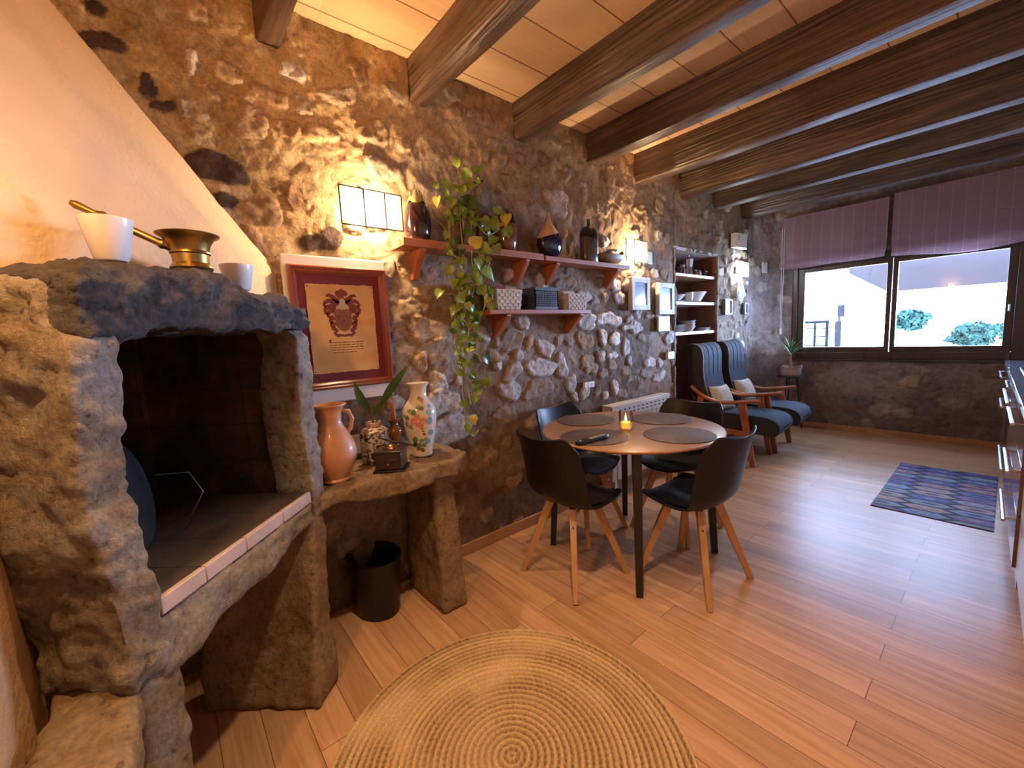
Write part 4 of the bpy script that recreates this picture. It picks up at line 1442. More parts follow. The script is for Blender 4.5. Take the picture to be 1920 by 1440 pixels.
def curl(pts, w0, w1):
    L, R = [], []
    n = len(pts)
    for i, p in enumerate(pts):
        q0, q1 = pts[max(i - 1, 0)], pts[min(i + 1, n - 1)]
        dx, dy = q1[0] - q0[0], q1[1] - q0[1]
        l = math.hypot(dx, dy) + 1e-9
        w = (w0 + (w1 - w0) * i / (n - 1)) / 2
        L.append((p[0] - dy / l * w, p[1] + dx / l * w))
        R.append((p[0] + dy / l * w, p[1] - dx / l * w))
    for i in range(n - 1):
        flat(mb, [L[i], L[i + 1], R[i + 1], R[i]], 0.0120 + 0.0001 * (i % 2), 0.0124)
for sg in (1, -1):
    for path_ in ([(.012, .085), (.032, .098), (.046, .112), (.060, .118), (.070, .110)], [(.014, .075), (.04, .088), (.062, .09), (.078, .082), (.084, .068), (.076, .06)], [(.030, .06), (.052, .066), (.07, .06), (.082, .046), (.078, .03), (.068, .028)],
                  [(.036, .04), (.056, .045), (.066, .034), (.070, .018), (.060, .010)], [(.044, .012), (.054, .008), (.062, -.006), (.056, -.018)], [(.042, -.012), (.054, -.024), (.050, -.042), (.036, -.052), (.046, -.064), (.034, -.076), (.016, -.074), (0, -.078)]):
        curl([(a * sg, b + cz - .012) for a, b in path_], 0.026, 0.010)
mb.build('mantling', 'crest_red', pa, smooth=False)
mb = MB()
rr = random.Random(3)
for ln, (za, wa, wb_) in enumerate(((-.066, -.072, .080), (-.078, -.076, .082), (-.090, -.070, .082), (-.102, -.068, .072), (-.114, -.062, .056))):
    y = wa
    while y < wb_:
        L = rr.uniform(.008, .022)
        n = int(L / .0028) + 2
        pts = [(0.0122, y + L * k / n, za + (0.0022 if k % 2 else -0.0014) * rr.uniform(.3, 1.2)) for k in range(n + 1)]
        mb.tube(pts, 0.0011, 4)
        y += L + .006
mb.tube([(0.0122, -.070 + .004 * math.cos(t * .7), -.058 + .008 * math.sin(t * .9)) for t in range(9)], 0.0013, 4)
mb.build('handwriting', 'ink', pa)

# ------------------------------------------------------------------ wall lamps
def wall_lamp(name, y, z, lab, energy, color, bulb, w=0.31, h=0.175, tilt=0.0, nrm=(1, 0), x=0.0, group='glass wall lamps'):
    t = thing(name, lab, 'lamp', (x, y, z), math.atan2(nrm[1], nrm[0]), group)
    hw, hh, d = w / 2, h / 2, 0.088
    MB().box(0.004, 0.020, -0.05, 0.05, -0.035, 0.035).build('wall_plate', 'white_paint', t, bevel=0.003)
    mb = MB()
    for a, b in ((-hw, -hh), (hw, -hh), (hw, hh), (-hw, hh)):
        mb.tube([(d, a, b), (0.012, a * 0.8, b * 0.5)], 0.0016, 6)
    cs = [(-hw, -hh), (hw, -hh), (hw, hh), (-hw, hh), (-hw, -hh)]
    for p, q in zip(cs, cs[1:]):
        mb.bar((d, p[0], p[1]), (d, q[0], q[1]), 0.005)
    for k in (-0.13, 0.21):
        mb.bar((d + 0.001, k * w, -hh), (d + 0.001, k * w, hh), 0.006)
    mb.build('wire_frame', 'wire', t)
    for a, b in ((-hw, -0.13 * w), (-0.13 * w, 0.21 * w), (0.21 * w, hw)):
        MB().box(d - 0.002, d + 0.002, a + .002, b - .002, -hh + .002, hh - .002).build('glass_pane', 'lamp_glass', t, smooth=False)
    MB().lathe([(0, -0.04), (0.008, -0.038), (0.010, 0), (0.008, 0.038), (0, 0.04)], 16, (0.048, 0, 0), cap=False).build('bulb', bulb, t)
    MB().lathe([(0, 0), (0.012, 0), (0.012, 0.012), (0, 0.012)], 14, (0.048, 0, -0.054), cap=False).build('socket', 'white_ceramic', t)
    l = lamp(name + '_light', 'POINT', (0.052, 0.0, 0.0), energy, color, 0.022)
    l.parent = t
    return t


wall_lamp('wall_lamp', 0.865, 2.005, 'large lit glass wall lamp with a thin dark frame above the coat of arms', 27, WARM, 'bulb')
wall_lamp('wall_lamp', 3.13, 2.005, 'lit glass wall lamp behind the right end of the long shelf', 27, WARM, 'bulb')
wall_lamp('wall_lamp', 5.33, 1.995, 'cool white lit wall lamp in the far corner beyond the shelf niche', 12, (0.72, 0.85, 1.0), 'bulb_cool', 0.26, 0.17)
wall_lamp('wall_lamp', -0.28, 1.95, 'lit glass wall lamp on the ochre back wall beside the hood, outside the frame', 27, ORANGE, 'bulb', nrm=(0, 1), x=1.28)

# added fill lamp, out of view, to brighten the rug and floor
cl_ = thing('ceiling_lamp', 'added round white fill downlight above the jute rug, out of view', 'lamp', (1.62, 0.68, 2.83), 0)
MB().lathe([(0, -0.012), (0.13, -0.012), (0.14, 0.0), (0, 0.0)], 40, cap=False).build('rose', 'white_paint', cl_)
MB().lathe([(0.125, -0.012), (0.12, -0.05), (0.08, -0.085), (0, -0.10)], 40, cap=False).build('shade', 'lamp_glass', cl_)
l = lamp('ceiling_lamp_light', 'SPOT', (0, 0, -0.055), 85, (1.0, 0.68, 0.38), 0.04)
l.data.spot_size = math.radians(78)
l.data.spot_blend = 0.8
l.parent = cl_

# ------------------------------------------------------------------ wall shelves
def shelf(y0, y1, depth, top, th, brackets, lab, bz, mat='shelf_wood'):
    t = thing('wall_shelf', lab, 'shelf', (0, y0, top), 0, 'pine shelves on brackets')
    MB().box(0.004, depth, 0, y1 - y0, -th, 0).build('board', mat, t, bevel=0.003)
    for yb in brackets:
        mb = MB()
        d = depth - 0.015
        mb.prism([(0.004, -th), (d, -th), (d, -th - 0.012), (0.030, -bz), (0.004, -bz)], yb - y0 - 0.017, yb - y0 + 0.017, 1)
        b = mb.build('bracket', 'bracket_wood', t, bevel=0.002)
        MB().lathe([(0.0045, 0), (0.0055, 0.002), (0, 0.0035)], 10, (d - 0.012, yb - y0, -th - 0.015), cap=False).build('screw_cap', 'white_plastic', b)
    return t


shelf(0.985, 1.968, 0.152, 1.874, 0.040, (1.10, 1.84), 'upper pine shelf board on the left, carrying the aubergine vase and the trailing plant', 0.19)
shelf(1.985, 2.93, 0.152, 1.866, 0.033, (2.12, 2.80), 'upper pine shelf board on the right, carrying the teardrop vase and the lit lamp end', 0.17)
shelf(1.485, 2.40, 0.178, 1.514, 0.027, (1.64, 2.32), 'short lower shelf with three storage baskets', 0.165)
T1, T2, T3 = 1.8745, 1.8665, 1.5145

# aubergine vase
av = thing('aubergine_vase', 'glossy dark purple aubergine shaped vase with a pale green calyx rim', 'vase', (0.082, 1.105, T1))
P = []
prof = [(0, 0), (0.048, 0.0), (0.056, 0.006), (0.066, 0.04), (0.070, 0.085), (0.067, 0.125), (0.058, 0.165), (0.044, 0.198), (0.032, 0.215), (0.030, 0.222)]
mb = MB()
seg = 40
for r, z in prof:
    P.append([((r * (1 + 0.03 * math.cos(6 * 2 * PI * k / seg))) * math.cos(2 * PI * k / seg), r * math.sin(2 * PI * k / seg) + 0.004 * math.sin(z * 14), z) for k in range(seg)])
mb.grid(P, True).build('body', 'aubergine', av)
P = []
for r, z, a in ((0.049, 0.188, 0.0), (0.047, 0.205, 0.2), (0.036, 0.224, 0.5), (0.030, 0.240, 1.0), (0.026, 0.238, 1.0), (0.026, 0.215, 0.3)):
    P.append([(r * math.cos(2 * PI * k / seg), r * math.sin(2 * PI * k / seg) + 0.003, z + (0.018 * a - 0.012 * (1 - a)) * math.cos(4 * 2 * PI * k / seg + 1.9)) for k in range(seg)])
MB().grid(P, True).build('calyx', 'calyx', av)

# clear jar with the pothos
gv = thing('glass_jar', 'tall clear glass jar on the shelf, holding the trailing vine', 'jar', (0.085, 1.435, T1))
MB().lathe([(0, 0.004), (0.050, 0.004), (0.054, 0.0), (0.057, 0.008), (0.057, 0.160), (0.050, 0.178), (0.046, 0.20), (0.050, 0.212), (0.047, 0.212), (0.043, 0.20), (0.047, 0.176), (0.053, 0.158), (0.053, 0.014), (0, 0.012)], 36, cap=False).build('body', 'glass', gv)

VINES = [[(1.357, 2.064), (1.265, 2.063), (1.252, 1.979), (1.243, 1.868), (1.262, 1.805), (1.301, 1.78), (1.308, 1.689), (1.286, 1.573), (1.27, 1.456), (1.28, 1.309), (1.293, 1.188), (1.332, 1.077), (1.35, 0.966)], [(1.358, 2.078), (1.34, 2.111), (1.323, 1.975), (1.319, 1.833), (1.315, 1.689), (1.321, 1.573), (1.284, 1.456), (1.268, 1.339), (1.288, 1.219), (1.289, 1.143)], [(1.379, 2.081), (1.394, 1.984), (1.383, 1.78), (1.402, 1.694), (1.386, 1.574), (1.363, 1.455), (1.351, 1.335), (1.355, 1.238)], [(1.386, 2.068), (1.434, 1.989), (1.486, 1.937), (1.545, 1.952), (1.599, 1.986)], [(1.385, 2.054), (1.44, 1.814), (1.503, 1.789), (1.45, 1.681), (1.481, 1.576), (1.436, 1.484), (1.343, 1.479), (1.281, 1.421)], [(1.278, 1.189), (1.336, 1.138), (1.409, 1.1), (1.458, 1.078)], [(1.268, 1.339), (1.33, 1.3), (1.42, 1.255), (1.468, 1.22)], [(1.301, 1.157), (1.296, 1.036), (1.314, 0.878), (1.327, 0.844), (1.352, 0.782), (1.4, 0.805)], [(1.358, 2.078), (1.352, 2.188), (1.339, 2.282)], [(1.365, 2.079), (1.396, 2.211)], [(1.372, 2.072), (1.438, 2.204), (1.457, 2.265)], [(1.19, 2.14), (1.273, 2.174), (1.354, 2.114)], [(1.287, 1.587), (1.23, 1.6), (1.166, 1.593)], [(1.324, 1.805), (1.269, 1.898), (1.209, 1.974)]]
LEAF = [(1.327,2.300,0.044),(1.378,2.251,0.061),(1.440,2.269,0.051),(1.398,2.191,0.051),(1.245,2.181,0.043),(1.172,2.144,0.032),(1.179,2.069,0.048),(1.217,2.112,0.038),(1.274,2.079,0.055),(1.295,2.049,0.050),(1.473,2.219,0.029),(1.578,2.086,0.036),(1.605,2.081,0.048),(1.488,2.006,0.053),(1.533,1.997,0.071),(1.584,2.004,0.060),(1.634,2.034,0.067),(1.650,1.966,0.061),(1.539,1.909,0.060),(1.458,1.848,0.065),(1.551,1.856,0.054),(1.315,1.772,0.057),(1.401,1.767,0.058),(1.487,1.719,0.096),(1.315,1.678,0.069),(1.226,1.721,0.056),(1.423,1.662,0.053),(1.420,1.618,0.059),(1.515,1.615,0.061),(1.255,1.655,0.051),(1.145,1.596,0.050),(1.283,1.571,0.057),(1.353,1.557,0.059),(1.477,1.574,0.048),(1.261,1.513,0.069),(1.361,1.513,0.047),(1.501,1.529,0.043),(1.346,1.469,0.059),(1.419,1.453,0.048),(1.361,1.424,0.042),(1.306,1.360,0.059),(1.393,1.348,0.036),(1.345,1.290,0.030),(1.461,1.221,0.056),(1.377,1.227,0.042),(1.316,1.202,0.048),(1.377,1.120,0.043),(1.460,1.086,0.050),(1.405,1.079,0.056),(1.372,1.043,0.055),(1.361,0.998,0.049),(1.275,0.985,0.048),(1.356,0.873,0.050),(1.297,0.837,0.043),(1.324,0.800,0.031),(1.394,0.809,0.025),(1.276,2.149,0.044),(1.337,2.161,0.044),(1.253,2.021,0.038),(1.315,1.528,0.041),(1.285,1.455,0.035),(1.387,1.417,0.036),(1.340,1.630,0.047),(1.392,1.705,0.041)]


def spline(pts, n=6):
    pts = [Vector(p) for p in pts]
    q = [pts[0]] + pts + [pts[-1]]
    out = []
    for i in range(1, len(q) - 2):
        a, b, c, d = q[i - 1], q[i], q[i + 1], q[i + 2]
        for k in range(n):
            t = k / n
            out.append(0.5 * ((2 * b) + (c - a) * t + (2 * a - 5 * b + 4 * c - d) * t * t + (3 * b - a - 3 * c + d) * t ** 3))
    out.append(q[-2])
    return out


def heart(center, size, axis, nrm):
    """one heart-shaped leaf: axis points from stalk to tip"""
    axis, nrm = Vector(axis).normalized(), Vector(nrm).normalized()
    s = axis.cross(nrm).normalized()
    nrm = s.cross(axis).normalized()
    half = [(-0.36, 0.0), (-0.47, 0.16), (-0.42, 0.34), (-0.22, 0.43), (0.04, 0.36), (0.28, 0.19), (0.45, 0.06), (0.56, 0.0)]
    c = Vector(center)
    P = []
    for t, w in half:
        mid = c + axis * (size * (t if w or t > 0 else t)) - nrm * (size * 0.35 * t * t)
        row = []
        for k in (-1, -0.5, 0, 0.5, 1):
            tt = t if abs(k) > 0 else max(t, -0.36)
            row.append(tuple(c + axis * (size * tt) - nrm * (size * 0.35 * t * t) + s * (size * w * k) + nrm * (size * 0.16 * abs(k) * w * 2)))
        P.append(row)
    return P


rp = random.Random(21)
po = thing('pothos_plant', 'green vine with heart shaped leaves trailing from the shelf down the stone wall', 'plant', (0.085, 1.435, T1 + 0.03))
org = Vector((0.085, 1.435, T1 + 0.03))
mb = MB()
for iv, vn in enumerate(VINES):
    pts = []
    for k, (y, z) in enumerate(vn):
        if z > 2.03 and k <= 1:
            x = 0.10 if k == 0 else 0.15
        elif z > 1.83:
            x = 0.172 if iv < 8 else 0.15
        else:
            x = 0.172 - 0.05 * min(1, (1.83 - z) / 0.5)
        pts.append(Vector((x + 0.008 * math.sin(k * 2.1 + iv), y, z)) - org)
    mb.tube(spline(pts, 5), 0.0036 if iv < 8 else 0.0025, 6)
mb.build('vines', 'stem', po)
groups = {'leaf': MB(), 'leaf_yellow': MB(), 'leaf_dark': MB()}
for i, (y, z, s) in enumerate(LEAF):
    x = (0.175 if z > 1.5 else 0.15) + rp.uniform(-0.02, 0.03)
    up = z > 2.1
    ax = (rp.uniform(-0.3, 0.5), rp.uniform(-0.8, 0.8), (0.9 if up and rp.random() < 0.7 else -0.9) * rp.uniform(0.5, 1))
    key = 'leaf' if rp.random() < 0.84 else ('leaf_yellow' if rp.random() < 0.4 else 'leaf_dark')
    nr = (0.8 + rp.uniform(-.3, .3), -0.6 + rp.uniform(-.6, .6), rp.uniform(-.2, .6))
    groups[key].grid(heart(Vector((x, y, z)) - org, s * 1.3, ax, nr))
for vn in (VINES[0], VINES[1], VINES[2], VINES[3], VINES[4], VINES[0], VINES[2], VINES[9], VINES[10]):
    for k in range(len(vn) - 1):
        for q in range(2):
            t = rp.random()
            y = vn[k][0] + (vn[k + 1][0] - vn[k][0]) * t + rp.uniform(-.05, .05)
            z = vn[k][1] + (vn[k + 1][1] - vn[k][1]) * t + rp.uniform(-.03, .03)
            if z < 1.2 and rp.random() < 0.6:
                continue
            g = groups['leaf' if rp.random() < 0.8 else 'leaf_dark']
            g.grid(heart(Vector((0.16 + rp.uniform(-.03, .04), y, z)) - org, rp.uniform(0.035, 0.062), (rp.uniform(-.4, .5), rp.uniform(-.9, .9), rp.uniform(-1, 0.1)), (0.8 + rp.uniform(-.4, .2), -0.6 + rp.uniform(-.7, .7), rp.uniform(-.2, .7))))
groups['leaf_dark'].grid(heart(Vector((0.19, 1.40, 2.085)) - org, 0.125, (0.25, 0.95, -0.10), (0.75, -0.45, 0.45)))
groups['leaf_yellow'].grid(heart(Vector((0.195, 1.405, 1.885)) - org, 0.095, (0.1, 0.75, 0.62), (0.85, -0.5, 0.2)))
for key, g in groups.items():
    g.build('leaves', key, po, angle=80)


def split_glaze(name, top, bottom, h, slope, rough=0.12):
    m, nt, p = new_mat(name)
    sp = N(nt, 'ShaderNodeSeparateXYZ')
    nt.links.new(coords(nt), sp.inputs[0])
    k = math_n(nt, 'GREATER_THAN', math_n(nt, 'ADD', sp.outputs[2], math_n(nt, 'MULTIPLY', sp.outputs[1], slope)), h)
    nt.links.new(mixc(nt, k, bottom, top), p.inputs['Base Color'])
    p.inputs['Roughness'].default_value = rough
    p.inputs['Coat Weight'].default_value = 0.5
    p.inputs['Coat Roughness'].default_value = 0.06
    return m


M['tear'] = split_glaze('cream_over_navy', (0.58, 0.36, 0.20), (0.010, 0.011, 0.040), 0.152, -0.28)
M['bottle2'] = split_glaze('navy_over_grey', (0.008, 0.008, 0.016), (0.075, 0.058, 0.060), 0.165, 0.2, 0.2)
M['dark2'] = split_glaze('black_over_rust', (0.008, 0.007, 0.009), (0.16, 0.055, 0.025), 0.16, 0.1)
tag(MB().lathe([(0, 0), (0.055, 0), (0.060, 0.006), (0.071, 0.06), (0.074, 0.13), (0.070, 0.19), (0.055, 0.228), (0.034, 0.248), (0.03, 0.255), (0.024, 0.255), (0, 0.23)], 40, cap=False).build('dark_vase', 'dark2', loc=(0.080, 1.71, T1)), 'dark rust and black vase on the shelf, half hidden behind the vine leaves', 'vase')
tag(MB().lathe([(0, 0), (0.045, 0), (0.05, 0.004), (0.085, 0.035), (0.104, 0.085), (0.100, 0.130), (0.080, 0.168), (0.050, 0.200), (0.026, 0.232), (0.013, 0.262), (0.009, 0.290), (0.012, 0.300), (0.008, 0.300), (0, 0.27)], 48, (0, 0, 0), 0.66, 1.0, cap=False).build('teardrop_vase', 'tear', loc=(0.082, 2.098, T2)), 'teardrop shaped vase, cream above and glossy navy below', 'vase')
tag(MB().lathe([(0, 0), (0.076, 0), (0.080, 0.006), (0.082, 0.05), (0.082, 0.195), (0.076, 0.225), (0.055, 0.250), (0.022, 0.262), (0.014, 0.268), (0.013, 0.305), (0.016, 0.312), (0.010, 0.312), (0, 0.29)], 44, (0, 0, 0), 0.7, 1.0, cap=False).build('bottle_vase', 'bottle2', loc=(0.082, 2.513, T2)), 'slab bottle vase with a thin black neck, black over grey brown', 'vase')
P = []
for i in range(13):
    t = i / 12
    r = 0.02 + 0.98 * math.sin(t * PI / 2)
    P.append([(0.066 * r * math.cos(2 * PI * k / 40), 0.165 * r * math.sin(2 * PI * k / 40), 0.075 * (1 - math.cos(t * PI / 2)) * (1 + 0.55 * max(0, math.sin(2 * PI * k / 40)) ** 5)) for k in range(40)])
Q = [[(x * 0.93, y * 0.95, z + 0.004) for x, y, z in row] for row in P[::-1]]
bw = MB().grid(P + Q, True).build('wooden_bowl', wood('bowl_wood', (0.20, 0.10, 0.045), (0.34, 0.19, 0.09), 0.5, 1), loc=(0.080, 2.77, T2))
tag(bw, 'boat shaped wooden bowl in front of the lit lamp on the shelf', 'bowl')


# baskets on the lower shelf
def woven_basket(loc, w, d, h, lab, seed):
    t = thing('woven_basket', lab, 'basket', loc, 0, 'whitewashed woven baskets')
    mb = MB()
    nh, tp = 6, 0.88

    def wall(p0, p1, n):
        # strips over and under: every other cell stands proud
        p0, p1 = Vector(p0), Vector(p1)
        nrm = (p1 - p0).cross(Vector((0, 0, 1))).normalized()
        for j in range(nh):
            for i in range(n):
                off = 0.0035 if (i + j) % 2 else 0.0
                q = []
                for a, b in ((0.04, 0.03), (0.96, 0.03), (0.96, 0.97), (0.04, 0.97)):
                    u, v = (i + a) / n, (j + b) / nh
                    k = tp + (1 - tp) * v
                    c = p0.lerp(p1, u)
                    q.append(Vector((c.x * k, c.y * k, v * h)) + nrm * off)
                qi = [p - nrm * (off + 0.003) for p in q]
                mb.hexa([tuple(p) for p in qi + q])
    c = [(-d / 2, -w / 2, 0), (d / 2, -w / 2, 0), (d / 2, w / 2, 0), (-d / 2, w / 2, 0)]
    for k in range(4):
        wall(c[k], c[(k + 1) % 4], 9 if k % 2 else 7)
    mb.box(-d / 2 * tp, d / 2 * tp, -w / 2 * tp, w / 2 * tp, 0.0, 0.004)
    mb.build('weave', 'basket', t, smooth=False)
    mb = MB()
    for k in range(4):
        mb.bar((c[k][0], c[k][1], h), (c[(k + 1) % 4][0], c[(k + 1) % 4][1], h), 0.008)
    mb.build('rim', 'basket', t, bevel=0.002)
    return t


woven_basket((0.095, 1.655, T3), 0.205, 0.13, 0.118, 'white woven basket at the left end of the lower shelf, pink cloth on top', 1)
woven_basket((0.095, 2.285, T3), 0.205, 0.13, 0.108, 'white woven basket at the right end of the lower shelf', 2)
pc = MB().sphere((0, 0, 0), 0.045, 20, 12, (0.8, 0.9, 0.55))
pc.v = [(x + 0.006 * math.sin(y * 160), y, z + 0.008 * math.sin(x * 130 + y * 90)) for x, y, z in pc.v]
tag(pc.build('pink_cloth', simple('pink_cloth', (0.42, 0.10, 0.22), 0.9), loc=(0.10, 1.605, T3 + 0.118)), 'crumpled pink cloth sticking out of the left woven basket', 'cloth')
tag(MB().box(-0.03, 0.03, -0.045, 0.045, 0, 0.10).build('card_box', simple('tan_card', (0.55, 0.38, 0.24), 0.7), loc=(0.095, 1.70, T3 + 0.04), bevel=0.002), 'tan card box standing in the left woven basket', 'box')
tag(MB().tube([(0, -0.055, 0), (0, 0.055, 0.004)], 0.032, 18).build('paper_roll', 'white_paint', loc=(0.095, 2.235, T3 + 0.105)), 'white paper roll lying on the right woven basket', 'roll')
cr = thing('plastic_crate', 'dark grey perforated plastic crate in the middle of the lower shelf', 'crate', (0.095, 1.965, T3))
mb = MB()
cw, cd, ch = 0.205, 0.142, 0.142


def holes(p0, p1, n, nz):
    p0, p1 = Vector(p0), Vector(p1)
    L = (p1 - p0).length
    for i in range(n + 1):
        c = p0.lerp(p1, i / n)
        mb.bar((c.x, c.y, 0.018), (c.x, c.y, ch - 0.016), 0.0045)
    for j in range(nz + 1):
        z = 0.018 + (ch - 0.034) * j / nz
        mb.bar((p0.x, p0.y, z), (p1.x, p1.y, z), 0.003, 0.0045)
    mb.bar((p0.x, p0.y, 0.009), (p1.x, p1.y, 0.009), 0.004, 0.018)
    mb.bar((p0.x, p0.y, ch - 0.008), (p1.x, p1.y, ch - 0.008), 0.006, 0.018)


c = [(-cd / 2, -cw / 2, 0), (cd / 2, -cw / 2, 0), (cd / 2, cw / 2, 0), (-cd / 2, cw / 2, 0)]
for k in range(4):
    holes(c[k], c[(k + 1) % 4], 14 if k % 2 else 10, 8)
mb.box(-cd / 2, cd / 2, -cw / 2, cw / 2, 0, 0.004)
mb.build('lattice', 'dark_plastic', cr, smooth=False)
MB().box(-cd / 2 + .008, cd / 2 - .008, -cw / 2 + .008, cw / 2 - .008, 0.005, 0.10).build('liner', simple('black_liner', (0.012, 0.012, 0.014), 0.8), cr, bevel=0.004)
tag(MB().box(-0.04, 0.04, -0.06, 0.06, 0, 0.014).build('paper_pack', 'white_paint', loc=(0.095, 1.94, T3 + 0.132), rz=0.25, bevel=0.002), 'white paper pack lying across the top of the plastic crate', 'paper')

# ------------------------------------------------------------------ small things on the stone wall
def wall_picture(y0, y1, z0, z1, lab, d=0.045, frame='white_wash', glass='mirror', fw=0.045, x=0.012, group=None):
    t = thing('small_picture', lab, 'picture', (x, (y0 + y1) / 2, (z0 + z1) / 2), 0, group)
    hw, hh = (y1 - y0) / 2, (z1 - z0) / 2
    mb = MB()
    mb.box(0, d, -hw, -hw + fw, -hh, hh).box(0, d, hw - fw, hw, -hh, hh).box(0, d, -hw + fw, hw - fw, -hh, -hh + fw).box(0, d, -hw + fw, hw - fw, hh - fw, hh)
    mb.build('frame', frame, t, bevel=0.003)
    MB().box(0.004, d - 0.012, -hw + fw, hw - fw, -hh + fw, hh - fw).build('glazed_print', glass, t, smooth=False)
    return t


wall_picture(3.10, 3.375, 1.522, 1.802, 'whitewashed box frame on the stone wall below the right end of the long shelf', 0.045, group='white box frames')
wall_picture(3.53, 3.795, 1.482, 1.770, 'whitewashed box frame beside the shelf niche, above the pale blue card', 0.045, group='white box frames')
ct = thing('wall_calendar', 'pale blue card hanging on the wall right under the white box frame', 'calendar', (0.014, 3.64, 1.395))
MB().box(0, 0.025, -0.095, 0.095, -0.068, 0.068).build('card', 'screen', ct, bevel=0.002)
MB().box(0.0252, 0.0262, -0.088, 0.088, 0.028, 0.062).build('header', 'print_blue', ct)
MB().tube([(0.026, 0.045 * math.cos(a * .5), -0.02 + 0.032 * math.sin(a * .5)) for a in range(12)], 0.003, 6).build('motif', 'print_blue', ct)
tag(MB().box(0, 0.018, -0.068, 0.068, -0.056, 0.056).build('junction_cover', simple('sage_plate', (0.36, 0.40, 0.34), 0.5), loc=(0.014, 3.39, 1.982), bevel=0.006), 'blank sage green cover plate on the wall between the lit lamp and the niche', 'cover plate')
th = thing('thermostat', 'small white thermostat on the wall beside the niche, above the radiator end', 'thermostat', (0.012, 3.765, 1.09))
MB().box(0, 0.028, -0.058, 0.058, -0.036, 0.036).build('case', 'white_plastic', th, bevel=0.005)
MB().box(0.0282, 0.0292, -0.03, 0.02, -0.01, 0.02).build('display', 'book_grey', th)
so = thing('wall_socket', 'white triple wall socket low on the stone wall above the table', 'socket', (0.018, 2.54, 0.940))
MB().box(0, 0.010, -0.064, 0.064, -0.022, 0.022).build('plate', 'white_plastic', so, bevel=0.002)
for k in (-1, 0, 1):
    MB().box(0.010, 0.015, k * 0.041 - 0.018, k * 0.041 + 0.018, -0.018, 0.018).build('insert', 'white_plastic', so, bevel=0.002)

pn2 = Vector((1, -0.05, 0)).normalized()
hb = thing('heater_box', 'white curved plastic box high on the wall above the cool lamp', 'box', (0.012, 5.30, 2.315))
P = []
for i in range(13):
    t = i / 12
    P.append([(0.05 + 0.03 * math.sin(t * PI), -0.165 + 0.33 * t, -0.078), (0.05 + 0.03 * math.sin(t * PI), -0.165 + 0.33 * t, 0.078), (0.0, -0.165 + 0.33 * t, 0.078), (0, -0.165 + 0.33 * t, -0.078)])
mb = MB().grid(P, True)
mb.f += [(0, 1, 2, 3), (48, 49, 50, 51)]
mb.mi += [0, 0]
mb.build('case', 'white_plastic', hb, angle=30)
MB().box(0.0655, 0.069, -0.118, -0.098, 0.005, 0.05).build('indicator', simple('green_indicator', (0.45, 0.55, 0.2), 0.4), hb)
tag(MB().box(0, 0.012, -0.042, 0.042, -0.066, 0.066).build('light_switch', simple('bronze_switch', (0.38, 0.33, 0.33), 0.4), loc=(0.075, 5.98, 2.055), rz=-0.42, bevel=0.003), 'pale double light switch in the corner beside the window wall', 'switch')


def mat_plate(name):
    m, nt, p = new_mat(name)
    v = coords(nt)
    ln = N(nt, 'ShaderNodeVectorMath', operation='LENGTH')
    nt.links.new(v, ln.inputs[0])
    f = noise_tex(nt, v, 26, 4, 0.6, 0.8)
    c = ramp(nt, f, [(0.45, (0.55, 0.58, 0.66)), (0.53, (0.09, 0.10, 0.22))])
    k = math_n(nt, 'GREATER_THAN', ln.outputs['Value'], 0.088)
    c = mixc(nt, k, c, (0.55, 0.56, 0.62))
    nt.links.new(c, p.inputs['Base Color'])
    p.inputs['Roughness'].default_value = 0.2
    return m


M['delft'] = mat_plate('blue_painted_plate')
dp = thing('wall_plate', 'round blue and white plate hanging on the far wall below the cool lamp', 'plate', (0.03, 5.34, 1.735))
o = MB().lathe([(0, 0.0), (0.06, 0.0), (0.075, 0.006), (0.104, 0.016), (0.107, 0.019), (0.104, 0.021), (0.074, 0.012), (0.058, 0.006), (0, 0.006)], 40, cap=False).build('dish', 'delft', dp)
o.rotation_euler = (0, PI / 2, 0)
wall_picture(4.93, 5.12, 1.470, 1.650, 'small pale print in a dark teal frame between the niche and the blue plate', 0.035, simple('teal_frame', (0.06, 0.09, 0.10), 0.5), 'mirror', 0.022)
t2 = wall_picture(5.50, 5.60, 1.475, 1.615, 'narrow dim wall thermometer right of the small dark framed print', 0.025, simple('dim_frame', (0.14, 0.13, 0.17), 0.5), 'book_grey', 0.018)

# ------------------------------------------------------------------ shelves in the niche, crockery
ny0, ny1 = NICHE[0] + 0.006, NICHE[1] - 0.006
for z, mname, lab in ((1.893, 'shelf_raw', 'top niche shelf of raw pine, holding the coffee pot and spice jars'), (1.612, 'white_paint', 'middle white niche shelf, holding bowls'), (1.305, 'white_paint', 'lowest white niche shelf, holding stacked plates')):
    o = MB().box(-0.328, -0.012, ny0, ny1, z - 0.03, z).build('niche_shelf', mname, bevel=0.002)
    tag(o, lab, 'shelf', 'niche shelves')
Z1, Z2, Z3 = 1.8935, 1.6125, 1.3055
mp_ = thing('moka_pot', 'tall metal stovetop coffee pot on the top niche shelf', 'coffee pot', (-0.10, 4.37, Z1))
MB().lathe([(0, 0), (0.048, 0), (0.050, 0.004), (0.038, 0.075), (0.036, 0.085), (0.040, 0.095), (0.050, 0.165), (0.052, 0.170), (0, 0.172)], 8, cap=False).build('body', 'steel', mp_, angle=20)
MB().lathe([(0.05, 0.170), (0.03, 0.182), (0.008, 0.190), (0.006, 0.196), (0.010, 0.202), (0.010, 0.214), (0, 0.216)], 16, cap=False).build('lid', 'steel', mp_)
MB().tube([(0.0, 0.046, 0.160), (0, 0.085, 0.155), (0, 0.090, 0.08)], [0.007, 0.009, 0.008], 8).build('handle', 'black_plastic', mp_)


